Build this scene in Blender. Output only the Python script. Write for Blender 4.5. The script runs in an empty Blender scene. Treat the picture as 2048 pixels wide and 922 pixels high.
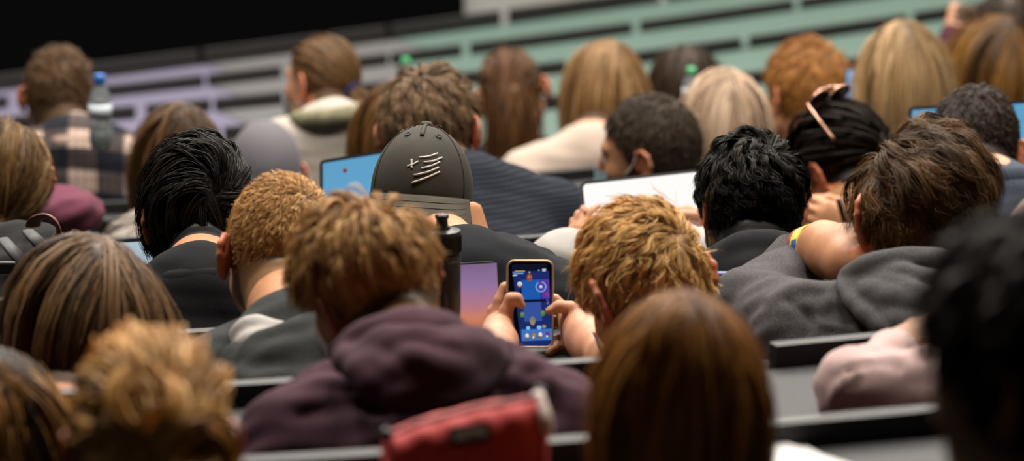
import bpy, bmesh, math
import numpy as np
from mathutils import Vector, Matrix
from mathutils.bvhtree import BVHTree

# ------------------------------------------------------------------ camera model / measuring helpers
F = 8600.0
TH = math.radians(13.0)
CAM = np.array([0.0, 0.0, 4.0])
FWD = np.array([0.0, math.cos(TH), -math.sin(TH)])
UPV = np.array([0.0, math.sin(TH), math.cos(TH)])
RGT = np.array([1.0, 0.0, 0.0])
scene = bpy.context.scene
COL = scene.collection
rad = math.radians

def P(px, py, d):
    return CAM + FWD * d + RGT * ((px - 1024) / F * d) + UPV * ((461 - py) / F * d)

def on_plane(px, py, z):
    v = FWD + RGT * ((px - 1024) / F) + UPV * ((461 - py) / F)
    return CAM + v * ((z - CAM[2]) / v[2])

def V3(*a): return np.array(a, float)
def nrm(v):
    v = np.asarray(v, float)
    return v / (np.linalg.norm(v, axis=-1, keepdims=True) + 1e-12)

def rot_z(a): c, s = math.cos(a), math.sin(a); return np.array([[c, -s, 0], [s, c, 0], [0, 0, 1.0]])
def rot_x(a): c, s = math.cos(a), math.sin(a); return np.array([[1.0, 0, 0], [0, c, -s], [0, s, c]])
def rot_y(a): c, s = math.cos(a), math.sin(a); return np.array([[c, 0, s], [0, 1.0, 0], [-s, 0, c]])

# ------------------------------------------------------------------ objects
def new_mesh(name, verts, faces, attrs=None, smooth=True, mat_idx=None):
    me = bpy.data.meshes.new(name)
    verts = np.asarray(verts, np.float32)
    if isinstance(faces, np.ndarray):
        n, k = faces.shape
        me.vertices.add(len(verts)); me.vertices.foreach_set('co', verts.ravel())
        me.loops.add(n * k); me.loops.foreach_set('vertex_index', faces.astype(np.int32).ravel())
        me.polygons.add(n); me.polygons.foreach_set('loop_start', np.arange(0, n * k, k, dtype=np.int32))
        me.update(calc_edges=True)
    else:
        me.from_pydata(verts.tolist(), [], [list(f) for f in faces]); me.update()
    me.polygons.foreach_set('use_smooth', np.full(len(me.polygons), smooth, bool))
    if mat_idx is not None:
        me.polygons.foreach_set('material_index', np.asarray(mat_idx, np.int32))
    for k, v in (attrs or {}).items():
        v = np.asarray(v, np.float32)
        if v.ndim == 1:
            a = me.attributes.new(k, 'FLOAT', 'POINT'); a.data.foreach_set('value', v)
        else:
            if v.shape[1] == 3: v = np.concatenate([v, np.ones((len(v), 1), np.float32)], 1)
            a = me.attributes.new(k, 'FLOAT_COLOR', 'POINT'); a.data.foreach_set('color', np.ascontiguousarray(v).ravel())
    me.update()
    return me

def tag(o, label, cat=None, group=None, kind=None):
    o['label'] = label
    if cat: o['category'] = cat
    if group: o['group'] = group
    if kind: o['kind'] = kind
    return o

def thing(name, loc, label, cat, group=None):
    o = bpy.data.objects.new(name, None); COL.objects.link(o)
    o.location = loc; o.empty_display_size = .05
    return tag(o, label, cat, group)

def world_loc(o):
    l = np.array(o.location)
    while o.parent is not None:
        o = o.parent; l = l + np.array(o.location)
    return l

def part(name, verts, faces, mat, parent=None, attrs=None, smooth=True, mat_idx=None, label=None):
    """verts in world space; parents are unrotated, so local = world - parent's place"""
    verts = np.asarray(verts, float)
    if parent is not None: verts = verts - world_loc(parent)
    me = new_mesh(name, verts, faces, attrs, smooth, mat_idx)
    for m in (mat if isinstance(mat, (list, tuple)) else [mat]): me.materials.append(m)
    o = bpy.data.objects.new(name, me); COL.objects.link(o)
    if parent is not None: o.parent = parent
    if label: o['label'] = label
    return o

def structure(name, verts, faces, mat, label=None):
    o = part(name, verts, faces, mat, smooth=False); o['kind'] = 'structure'
    if label: o['label'] = label
    return o

class MB:
    """collects simple solids, world space"""
    def __init__(s): s.v = []; s.f = []; s.m = []; s.n = 0
    def add(s, v, f, mi=0):
        v = np.asarray(v, float); s.v.append(v)
        for q in f: s.f.append([int(i) + s.n for i in q]); s.m.append(mi)
        s.n += len(v); return s
    def box(s, c, size, R=None, bev=0.0, mi=0):
        bm = bmesh.new(); bmesh.ops.create_cube(bm, size=1.0)
        for v in bm.verts: v.co = Vector((v.co.x * size[0], v.co.y * size[1], v.co.z * size[2]))
        if bev: bmesh.ops.bevel(bm, geom=bm.edges[:], offset=bev, segments=2, affect='EDGES', profile=.5)
        bm.verts.index_update()
        v = np.array([x.co[:] for x in bm.verts]); f = [[w.index for w in q.verts] for q in bm.faces]; bm.free()
        if R is not None: v = v @ np.asarray(R).T
        return s.add(v + np.asarray(c), f, mi)
    def tube(s, pts, r, seg=10, closed=False, cap=True, flat=None, mi=0):
        v, f = tube(pts, r, seg, closed, cap, flat); return s.add(v, f, mi)
    def lathe(s, prof, base, axis=(0, 0, 1), seg=32, mi=0):
        prof = np.asarray(prof, float); ax = nrm(axis)
        t = np.array([1.0, 0, 0]) if abs(ax[0]) < .9 else np.array([0, 1.0, 0])
        u = nrm(np.cross(ax, t)); w = np.cross(ax, u)
        a = np.linspace(0, 2 * math.pi, seg, endpoint=False)
        ring = np.cos(a)[:, None] * u + np.sin(a)[:, None] * w
        v = np.concatenate([np.asarray(base) + ring * r + ax * z for r, z in prof])
        f = []
        for i in range(len(prof) - 1):
            for j in range(seg):
                k = (j + 1) % seg
                f.append((i * seg + j, i * seg + k, (i + 1) * seg + k, (i + 1) * seg + j))
        f.append(tuple(range(seg))[::-1]); n = (len(prof) - 1) * seg
        f.append(tuple(range(n, n + seg)))
        return s.add(v, f, mi)
    def grid(s, g, mi=0, closed_u=False):
        g = np.asarray(g, float); a, b = g.shape[:2]; f = []
        for i in range(a - 1 + (1 if closed_u else 0)):
            for j in range(b - 1):
                i2 = (i + 1) % a
                f.append((i * b + j, i2 * b + j, i2 * b + j + 1, i * b + j + 1))
        return s.add(g.reshape(-1, 3), f, mi)
    def build(s, name, mat, parent=None, smooth=False, label=None):
        o = part(name, np.concatenate(s.v), s.f, mat, parent, smooth=smooth, mat_idx=s.m, label=label)
        return o

def smooth_path(pts, n):
    pts = np.asarray(pts, float); k = len(pts)
    if k < 3: 
        t = np.linspace(0, 1, n)[:, None]; return pts[0] * (1 - t) + pts[-1] * t
    q = np.concatenate([[2 * pts[0] - pts[1]], pts, [2 * pts[-1] - pts[-2]]])
    out = []
    for u in np.linspace(0, k - 1 - 1e-6, n):
        i = int(u); t = u - i; a, b, c, d = q[i:i + 4]
        out.append(.5 * ((2 * b) + (c - a) * t + (2 * a - 5 * b + 4 * c - d) * t * t + (3 * b - a - 3 * c + d) * t ** 3))
    return np.array(out)

def tube(pts, r, seg=10, closed=False, cap=True, flat=None):
    pts = np.asarray(pts, float); n = len(pts)
    r = np.full(n, r, float) if np.isscalar(r) else np.asarray(r, float)
    tan = np.gradient(pts, axis=0) if not closed else np.roll(pts, -1, 0) - np.roll(pts, 1, 0)
    tan = nrm(tan)
    ref = np.array([0, 0, 1.0]) if abs(tan[0][2]) < .9 else np.array([1.0, 0, 0])
    u = nrm(np.cross(tan[0], ref)); us = []
    for t in tan:
        u = nrm(u - t * np.dot(u, t)); us.append(u)
    us = np.array(us); ws = np.cross(tan, us)
    a = np.linspace(0, 2 * math.pi, seg, endpoint=False)
    fl = 1.0 if flat is None else flat
    v = (pts[:, None] + r[:, None, None] * (np.cos(a)[None, :, None] * us[:, None] + fl * np.sin(a)[None, :, None] * ws[:, None])).reshape(-1, 3)
    f = []
    for i in range(n if closed else n - 1):
        for j in range(seg):
            k = (j + 1) % seg; i2 = (i + 1) % n
            f.append((i * seg + j, i * seg + k, i2 * seg + k, i2 * seg + j))
    if cap and not closed:
        f.append(tuple(range(seg))[::-1]); f.append(tuple(range((n - 1) * seg, n * seg)))
    return v, f

# ------------------------------------------------------------------ implicit surfaces
class Sdf:
    def __init__(s): s.p = []
    def cap(s, a, b, ra, rb=None, k=.01, sub=False):
        s.p.append(('c', np.asarray(a, float), np.asarray(b, float), ra, ra if rb is None else rb, k, sub)); return s
    def ell(s, c, r, R=None, k=.01, sub=False):
        r = np.asarray([r] * 3 if np.isscalar(r) else r, float)
        s.p.append(('e', np.asarray(c, float), r, np.eye(3) if R is None else R, 0, k, sub)); return s
    def chain(s, pts, rs, k=.008):
        for i in range(len(pts) - 1): s.cap(pts[i], pts[i + 1], rs[i], rs[i + 1], k)
        return s
    def mesh(s, vox, noise=None):
        lo = np.full(3, 1e9); hi = -lo; boxes = []
        for q in s.p:
            if q[0] == 'c':
                a, b = q[1], q[2]; l = np.minimum(a - q[3], b - q[4]); h = np.maximum(a + q[3], b + q[4])
            else:
                e = np.sqrt(((q[3] * q[2]) ** 2).sum(1)); l, h = q[1] - e, q[1] + e
            boxes.append((l, h))
            if not q[6]: lo = np.minimum(lo, l); hi = np.maximum(hi, h)
        lo -= 4 * vox + .012; hi += 4 * vox + .012
        n = np.ceil((hi - lo) / vox).astype(int) + 1
        Vg = np.full(n, 1.0, np.float32)
        ax = [(lo[i] + vox * np.arange(n[i])).astype(np.float32) for i in range(3)]
        for q, (l, h) in zip(s.p, boxes):
            pad = q[5] + 4 * vox
            i0 = np.clip(np.floor((l - pad - lo) / vox).astype(int), 0, n - 1); i1 = np.clip(np.ceil((h + pad - lo) / vox).astype(int) + 1, 1, n)
            if (i1 <= i0).any(): continue
            X = ax[0][i0[0]:i1[0]][:, None, None]; Y = ax[1][i0[1]:i1[1]][None, :, None]; Z = ax[2][i0[2]:i1[2]][None, None, :]
            sl = (slice(i0[0], i1[0]), slice(i0[1], i1[1]), slice(i0[2], i1[2]))
            if q[0] == 'c':
                a, b = q[1], q[2]; ab = b - a; L2 = max(float(ab @ ab), 1e-9)
                x, y, z = X - np.float32(a[0]), Y - np.float32(a[1]), Z - np.float32(a[2])
                t = np.clip((x * np.float32(ab[0]) + y * np.float32(ab[1]) + z * np.float32(ab[2])) / np.float32(L2), 0, 1)
                d = np.sqrt((x - t * np.float32(ab[0])) ** 2 + (y - t * np.float32(ab[1])) ** 2 + (z - t * np.float32(ab[2])) ** 2) - (np.float32(q[3]) + t * np.float32(q[4] - q[3]))
            else:
                c, r, R = q[1], q[2], q[3]
                x, y, z = X - np.float32(c[0]), Y - np.float32(c[1]), Z - np.float32(c[2])
                u = [(x * np.float32(R[0, i]) + y * np.float32(R[1, i]) + z * np.float32(R[2, i])) for i in range(3)]
                k0 = np.sqrt(sum((u[i] / np.float32(r[i])) ** 2 for i in range(3)))
                k1 = np.sqrt(sum((u[i] / np.float32(r[i] ** 2)) ** 2 for i in range(3))) + 1e-6
                d = k0 * (k0 - 1) / k1
            cur = Vg[sl]; k = np.float32(max(q[5], 1e-5))
            if q[6]:
                hh = np.clip(.5 - .5 * (cur + d) / k, 0, 1); Vg[sl] = cur * (1 - hh) - d * hh + k * hh * (1 - hh)
            else:
                hh = np.clip(.5 + .5 * (cur - d) / k, 0, 1); Vg[sl] = cur * (1 - hh) + d * hh - k * hh * (1 - hh)
        v, f = surface_nets(Vg); v = v * vox + lo
        return v, f

def surface_nets(Vg):
    ins = Vg < 0
    cs = [(i, j, k) for i in (0, 1) for j in (0, 1) for k in (0, 1)]
    nx, ny, nz = (m - 1 for m in Vg.shape)
    cnt = np.zeros((nx, ny, nz), np.uint8)
    for i, j, k in cs: cnt += ins[i:i + nx, j:j + ny, k:k + nz]
    idx = np.argwhere((cnt > 0) & (cnt < 8)); M = len(idx)
    ids = np.full((nx, ny, nz), -1, np.int32); ids[tuple(idx.T)] = np.arange(M)
    c = {q: Vg[idx[:, 0] + q[0], idx[:, 1] + q[1], idx[:, 2] + q[2]] for q in cs}
    acc = np.zeros((M, 3)); num = np.zeros(M)
    for p in cs:
        for a in range(3):
            if p[a]: continue
            q = list(p); q[a] = 1; q = tuple(q)
            va, vb = c[p], c[q]; m = (va < 0) != (vb < 0)
            t = np.where(m, va / np.where(m, va - vb, 1), 0)
            for ax in range(3): acc[:, ax] += np.where(m, p[ax] + (t if ax == a else 0), 0)
            num += m
    v = idx + acc / num[:, None]
    F_ = []
    for a in range(3):
        b, d = (a + 1) % 3, (a + 2) % 3
        s0 = [slice(None)] * 3; s1 = [slice(None)] * 3
        s0[a] = slice(0, -1); s1[a] = slice(1, None)
        A, B = ins[tuple(s0)], ins[tuple(s1)]
        e = np.argwhere(A != B)
        ok = (e[:, b] > 0) & (e[:, d] > 0) & (e[:, b] < ids.shape[b]) & (e[:, d] < ids.shape[d])
        e = e[ok]; flip = A[tuple(e.T)]
        def cell(db, dd):
            q = e.copy(); q[:, b] -= db; q[:, d] -= dd; return ids[tuple(q.T)]
        quad = np.stack([cell(1, 1), cell(0, 1), cell(0, 0), cell(1, 0)], 1)
        quad[~flip] = quad[~flip][:, ::-1]
        F_.append(quad)
    return v, np.concatenate(F_)

def relax(v, f, n=2, lam=.5):
    """a few rounds of neighbour averaging"""
    e = np.concatenate([f[:, [0, 1]], f[:, [1, 2]], f[:, [2, 3]], f[:, [3, 0]]])
    deg = np.bincount(e.ravel(), minlength=len(v)).astype(float)[:, None] + 1e-9
    for _ in range(n):
        acc = np.stack([np.bincount(e[:, 0], v[e[:, 1], i], len(v)) + np.bincount(e[:, 1], v[e[:, 0], i], len(v)) for i in range(3)], 1)
        v = v * (1 - lam) + lam * acc / deg
    return v

def vnormals(v, f):
    n = np.cross(v[f[:, 2]] - v[f[:, 0]], v[f[:, 3]] - v[f[:, 1]])
    out = np.stack([sum(np.bincount(f[:, c], n[:, i], len(v)) for c in range(4)) for i in range(3)], 1)
    return nrm(out)

def project(v):
    q = v - CAM; d = q @ FWD
    return np.stack([1024 + F * (q @ RGT) / d, 461 - F * (q @ UPV) / d], 1), d

def hash_noise(p, freq, seed=0):
    """smooth sum-of-sines noise, about -1..1"""
    r = np.random.RandomState(seed); out = np.zeros(len(p))
    for i in range(6):
        k = nrm(r.normal(size=3)) * freq * r.uniform(.6, 1.6)
        out += np.sin(p @ k * 2 * math.pi + r.uniform(0, 6.28))
    return out / 3.0
# ------------------------------------------------------------------ materials
def _mat(name):
    m = bpy.data.materials.new(name); m.use_nodes = True
    nt = m.node_tree; b = nt.nodes['Principled BSDF']
    return m, nt, b

def plain(name, col, rough=.5, metal=0.0, spec=.5, emit=None, strength=1.0, trans=0.0, coat=0.0, vary=0.0, scale=40, bump=0.0):
    m, nt, b = _mat(name)
    b.inputs['Base Color'].default_value = (*col, 1); b.inputs['Roughness'].default_value = rough
    b.inputs['Metallic'].default_value = metal; b.inputs['Specular IOR Level'].default_value = spec
    b.inputs['Transmission Weight'].default_value = trans; b.inputs['Coat Weight'].default_value = coat
    if emit is not None:
        b.inputs['Emission Color'].default_value = (*emit, 1); b.inputs['Emission Strength'].default_value = strength
    if vary or bump:
        tc = nt.nodes.new('ShaderNodeTexCoord'); n = nt.nodes.new('ShaderNodeTexNoise')
        n.inputs['Scale'].default_value = scale; n.inputs['Detail'].default_value = 6
        nt.links.new(tc.outputs['Object'], n.inputs['Vector'])
        if vary:
            mx = nt.nodes.new('ShaderNodeMix'); mx.data_type = 'RGBA'
            mx.inputs['A'].default_value = (*[c * (1 - vary) for c in col], 1); mx.inputs['B'].default_value = (*[min(1, c * (1 + vary)) for c in col], 1)
            nt.links.new(n.outputs['Fac'], mx.inputs['Factor']); nt.links.new(mx.outputs['Result'], b.inputs['Base Color'])
        if bump:
            bp = nt.nodes.new('ShaderNodeBump'); bp.inputs['Strength'].default_value = bump; bp.inputs['Distance'].default_value = .004
            nt.links.new(n.outputs['Fac'], bp.inputs['Height']); nt.links.new(bp.outputs['Normal'], b.inputs['Normal'])
    return m

def fabric(name, col, rough=.9, fine=900, vary=.18, bump=.25, fleck=0.0, fleck_col=(.8, .8, .8), sheen=None):
    """woven or knitted cloth: fine mottling plus a soft weave bump"""
    m, nt, b = _mat(name); L = nt.links
    b.inputs['Roughness'].default_value = rough; b.inputs['Specular IOR Level'].default_value = .2
    sheen = sheen if sheen is not None else min(.04, max(col) * .3)
    b.inputs['Sheen Weight'].default_value = sheen; b.inputs['Sheen Roughness'].default_value = .5
    tc = nt.nodes.new('ShaderNodeTexCoord')
    n = nt.nodes.new('ShaderNodeTexNoise'); n.inputs['Scale'].default_value = fine; n.inputs['Detail'].default_value = 3
    n2 = nt.nodes.new('ShaderNodeTexNoise'); n2.inputs['Scale'].default_value = 14; n2.inputs['Detail'].default_value = 4
    L.new(tc.outputs['Object'], n.inputs['Vector']); L.new(tc.outputs['Object'], n2.inputs['Vector'])
    mx = nt.nodes.new('ShaderNodeMix'); mx.data_type = 'RGBA'
    mx.inputs['A'].default_value = (*[c * (1 - vary) for c in col], 1); mx.inputs['B'].default_value = (*[min(1, c * (1 + vary)) for c in col], 1)
    ad = nt.nodes.new('ShaderNodeMath'); ad.operation = 'ADD'
    hf = nt.nodes.new('ShaderNodeMath'); hf.operation = 'MULTIPLY_ADD'; hf.inputs[1].default_value = .6; hf.inputs[2].default_value = -.3
    L.new(n2.outputs['Fac'], hf.inputs[0]); L.new(n.outputs['Fac'], ad.inputs[0]); L.new(hf.outputs[0], ad.inputs[1])
    L.new(ad.outputs[0], mx.inputs['Factor'])
    out = mx.outputs['Result']
    if fleck:
        r = nt.nodes.new('ShaderNodeValToRGB'); r.color_ramp.elements[0].position = .56; r.color_ramp.elements[1].position = .66
        L.new(n.outputs['Fac'], r.inputs['Fac'])
        mu = nt.nodes.new('ShaderNodeMath'); mu.operation = 'MULTIPLY'; mu.inputs[1].default_value = fleck; L.new(r.outputs['Color'], mu.inputs[0])
        m2 = nt.nodes.new('ShaderNodeMix'); m2.data_type = 'RGBA'; m2.inputs['B'].default_value = (*fleck_col, 1)
        L.new(mu.outputs[0], m2.inputs['Factor']); L.new(out, m2.inputs['A']); out = m2.outputs['Result']
    L.new(out, b.inputs['Base Color'])
    bp = nt.nodes.new('ShaderNodeBump'); bp.inputs['Strength'].default_value = bump; bp.inputs['Distance'].default_value = .002
    L.new(n.outputs['Fac'], bp.inputs['Height']); L.new(bp.outputs['Normal'], b.inputs['Normal'])
    return m

def skin(name, tone=(1, 1, 1)):
    m, nt, b = _mat(name); L = nt.links
    a = nt.nodes.new('ShaderNodeAttribute'); a.attribute_name = 'col'
    tc = nt.nodes.new('ShaderNodeTexCoord'); n = nt.nodes.new('ShaderNodeTexNoise'); n.inputs['Scale'].default_value = 60; n.inputs['Detail'].default_value = 5
    L.new(tc.outputs['Object'], n.inputs['Vector'])
    mx = nt.nodes.new('ShaderNodeMix'); mx.data_type = 'RGBA'; mx.blend_type = 'MULTIPLY'; mx.inputs['Factor'].default_value = .35
    r = nt.nodes.new('ShaderNodeValToRGB'); r.color_ramp.elements[0].color = (.72, .55, .5, 1); r.color_ramp.elements[1].color = (1, 1, 1, 1)
    r.color_ramp.elements[0].position = .3; r.color_ramp.elements[1].position = .62
    L.new(n.outputs['Fac'], r.inputs['Fac']); L.new(a.outputs['Color'], mx.inputs['A']); L.new(r.outputs['Color'], mx.inputs['B'])
    L.new(mx.outputs['Result'], b.inputs['Base Color'])
    b.inputs['Roughness'].default_value = .48; b.inputs['Specular IOR Level'].default_value = .35
    b.inputs['Subsurface Weight'].default_value = .08; b.inputs['Subsurface Radius'].default_value = (1, .3, .15); b.inputs['Subsurface Scale'].default_value = .008
    n3 = nt.nodes.new('ShaderNodeTexNoise'); n3.inputs['Scale'].default_value = 500; L.new(tc.outputs['Object'], n3.inputs['Vector'])
    bp = nt.nodes.new('ShaderNodeBump'); bp.inputs['Strength'].default_value = .12; bp.inputs['Distance'].default_value = .001
    L.new(n3.outputs['Fac'], bp.inputs['Height']); L.new(bp.outputs['Normal'], b.inputs['Normal'])
    return m

def hairmat(name, rough=.48, spec=.2):
    m, nt, b = _mat(name)
    a = nt.nodes.new('ShaderNodeAttribute'); a.attribute_name = 'col'
    nt.links.new(a.outputs['Color'], b.inputs['Base Color'])
    b.inputs['Roughness'].default_value = rough; b.inputs['Specular IOR Level'].default_value = spec
    return m

def emission(name, col, st=1.0):
    m = bpy.data.materials.new(name); m.use_nodes = True; nt = m.node_tree
    nt.nodes.clear(); o = nt.nodes.new('ShaderNodeOutputMaterial'); e = nt.nodes.new('ShaderNodeEmission')
    e.inputs['Color'].default_value = (*col, 1); e.inputs['Strength'].default_value = st
    nt.links.new(e.outputs[0], o.inputs['Surface']); return m

def screen_mat(name, stops, axis=2, st=1.0, wobble=.15, scale=9):
    """a lit display showing a soft vertical gradient picture (object coordinates, metres)"""
    m = bpy.data.materials.new(name); m.use_nodes = True; nt = m.node_tree; L = nt.links
    nt.nodes.clear(); o = nt.nodes.new('ShaderNodeOutputMaterial'); e = nt.nodes.new('ShaderNodeEmission'); e.inputs['Strength'].default_value = st
    a = nt.nodes.new('ShaderNodeAttribute'); a.attribute_name = 'v'
    tc = nt.nodes.new('ShaderNodeTexCoord'); n = nt.nodes.new('ShaderNodeTexNoise'); n.inputs['Scale'].default_value = scale; n.inputs['Detail'].default_value = 5
    L.new(tc.outputs['Object'], n.inputs['Vector'])
    ma = nt.nodes.new('ShaderNodeMath'); ma.operation = 'MULTIPLY_ADD'; ma.inputs[1].default_value = wobble; ma.inputs[2].default_value = -wobble / 2
    L.new(n.outputs['Fac'], ma.inputs[0]); ad = nt.nodes.new('ShaderNodeMath'); ad.operation = 'ADD'
    L.new(ma.outputs[0], ad.inputs[0]); L.new(a.outputs['Fac'], ad.inputs[1])
    r = nt.nodes.new('ShaderNodeValToRGB'); cr = r.color_ramp
    for i, (p, c) in enumerate(stops):
        q = cr.elements[i] if i < 2 else cr.elements.new(p)
        q.position = p; q.color = (*c, 1)
    L.new(ad.outputs[0], r.inputs['Fac']); L.new(r.outputs['Color'], e.inputs['Color']); L.new(e.outputs[0], o.inputs['Surface'])
    return m

def plaid(name):
    m, nt, b = _mat(name); L = nt.links
    b.inputs['Roughness'].default_value = .9; b.inputs['Specular IOR Level'].default_value = .2
    tc = nt.nodes.new('ShaderNodeTexCoord'); sp = nt.nodes.new('ShaderNodeSeparateXYZ'); L.new(tc.outputs['Object'], sp.inputs[0])
    def mth(op, a, b_=None):
        q = nt.nodes.new('ShaderNodeMath'); q.operation = op
        for i, x in enumerate((a, b_)):
            if x is None: continue
            if isinstance(x, (int, float)): q.inputs[i].default_value = x
            else: L.new(x, q.inputs[i])
        return q.outputs[0]
    def band(src, per, duty, ph=0.0):
        fr = mth('FRACT', mth('ADD', mth('DIVIDE', src, per), ph)); return mth('LESS_THAN', fr, duty)
    zz = mth('ADD', sp.outputs['Z'], mth('MULTIPLY', sp.outputs['Y'], .5))
    big = mth('MULTIPLY', band(sp.outputs['X'], .13, .52), band(zz, .105, .5, .2))
    half = mth('MULTIPLY', mth('ADD', band(sp.outputs['X'], .13, .52), band(zz, .105, .5, .2)), .13)
    fine = mth('MULTIPLY', band(sp.outputs['X'], .0185, .32), .45)
    fine2 = mth('MULTIPLY', band(zz, .0185, .32), .45)
    val = mth('MULTIPLY', mth('MAXIMUM', big, half), mth('SUBTRACT', 1.0, mth('MAXIMUM', fine, fine2)))
    mx = nt.nodes.new('ShaderNodeMix'); mx.data_type = 'RGBA'
    mx.inputs['A'].default_value = (.012, .013, .02, 1); mx.inputs['B'].default_value = (.62, .46, .38, 1)
    L.new(val, mx.inputs['Factor']); L.new(mx.outputs['Result'], b.inputs['Base Color'])
    return m

def waffle(name, col):
    m, nt, b = _mat(name); L = nt.links
    b.inputs['Base Color'].default_value = (*col, 1); b.inputs['Roughness'].default_value = .9; b.inputs['Specular IOR Level'].default_value = .2
    tc = nt.nodes.new('ShaderNodeTexCoord')
    w1 = nt.nodes.new('ShaderNodeTexWave'); w1.bands_direction = 'X'; w1.inputs['Scale'].default_value = 40
    w2 = nt.nodes.new('ShaderNodeTexWave'); w2.bands_direction = 'Z'; w2.inputs['Scale'].default_value = 40
    for w in (w1, w2): w.inputs['Distortion'].default_value = .4; L.new(tc.outputs['Object'], w.inputs['Vector'])
    mu = nt.nodes.new('ShaderNodeMath'); mu.operation = 'MULTIPLY'; L.new(w1.outputs['Fac'], mu.inputs[0]); L.new(w2.outputs['Fac'], mu.inputs[1])
    mx = nt.nodes.new('ShaderNodeMix'); mx.data_type = 'RGBA'
    mx.inputs['A'].default_value = (*[c * .5 for c in col], 1); mx.inputs['B'].default_value = (*[c * 1.9 for c in col], 1)
    L.new(mu.outputs[0], mx.inputs['Factor']); L.new(mx.outputs['Result'], b.inputs['Base Color'])
    bp = nt.nodes.new('ShaderNodeBump'); bp.inputs['Strength'].default_value = .8; bp.inputs['Distance'].default_value = .004
    L.new(mu.outputs[0], bp.inputs['Height']); L.new(bp.outputs['Normal'], b.inputs['Normal'])
    return m
# ------------------------------------------------------------------ the rows of the hall
DESK_D = .22
def row_coef(k):
    if k <= 7: return 4.78 + .87 * k, .27 + .022 * k, .10
    j = k - 7
    return 10.87 + 1.0 * j, .424 + .0865 * j, .10 - .018 * j
def row_z(k):                       # height of the desk top of row k
    if k <= 7: return 4.0 - (1.355 + .150 * k)
    return 4.0 - (2.405 + .095 * (k - 7))
def row_y(k, x):
    y0, a, b = row_coef(k); return y0 + a * x + b * x * x
def row_dir(k, x):
    y0, a, b = row_coef(k); return nrm(np.array([1.0, a + 2 * b * x, 0.0]))

# ------------------------------------------------------------------ the human figure
EL_C = V3(0, -.008, .012); EL_R = V3(.0765, .0975, .0985)      # skull ellipsoid, head space

def scalp_line(phi, nape):
    """lowest scalp height (head space) at azimuth phi, 0 = back, 180 = face"""
    return np.interp(phi, [0, 45, 72, 88, 104, 118, 140, 180], [nape, nape, nape + .015, -.008, -.012, .028, .052, .066])

def azim(q): return np.degrees(np.arccos(np.clip(-q[..., 1] / (np.hypot(q[..., 0], q[..., 1]) + 1e-9), -1, 1)))

def head_prims(S, C, R, s, ear=1.0):
    T = lambda x, y, z: C + R @ (np.array([x, y, z]) * s)
    def cap(a, b, ra, rb=None, k=.012): S.cap(T(*a), T(*b), ra * s, (ra if rb is None else rb) * s, k)
    S.ell(C + R @ (EL_C * s), EL_R * s, R, k=.01)
    S.ell(T(0, -.035, -.028), V3(.062, .058, .056) * s, R, k=.03)
    S.ell(T(0, .03, -.035), V3(.064, .064, .086) * s, R, k=.025)
    for e in (-1, 1):
        cap((e * .053, .0, -.062), (e * .018, .072, -.112), .021, .018, .025)
        S.ell(T(e * .042, .063, -.03), .022 * s, k=.02)
        cap((e * .042, .078, .02), (e * .008, .09, .016), .010, .009, .012)
    S.ell(T(0, .078, -.112), .0165 * s, k=.02)
    S.ell(T(0, .05, -.075), V3(.044, .042, .045) * s, R, k=.02)
    for e in (-1, 1): S.ell(T(e * .033, .104, -.002), .017 * s, k=.012, sub=True)
    for e in (-1, 1): S.ell(T(e * .0325, .079, -.002), .0125 * s, k=.004)
    cap((0, .093, .004), (0, .113, -.036), .007, .0105, .01)
    for e in (-1, 1): S.ell(T(e * .012, .1, -.041), .0082 * s, k=.006)
    cap((-.018, .092, -.0685), (.018, .092, -.0685), .0065, None, .006)
    cap((-.015, .091, -.08), (.015, .091, -.08), .0075, None, .006)
    hel = [(.012, -.006), (.017, .012), (.010, .029), (-.005, .035), (-.019, .026), (-.023, .008), (-.018, -.012), (-.007, -.027), (.002, -.031)]
    for e in (-1, 1):
        xs = lambda y: e * (.0765 + .026 * ear * (.017 - y) / .04)
        pts = [T(xs(y), y - .008, z - .012) for y, z in hel]
        for i in range(len(pts) - 1): S.cap(pts[i], pts[i + 1], .0052 * s, .0052 * s, .004)
        S.ell(T(xs(-.006), -.012, -.034), V3(.006, .009, .011) * s, R, k=.006)
        Re = R @ rot_z(e * rad(33 * ear))
        S.ell(T(xs(-.003) - e * .004, -.011, -.008), V3(.0052, .019, .026) * s, Re, k=.005)

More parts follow.
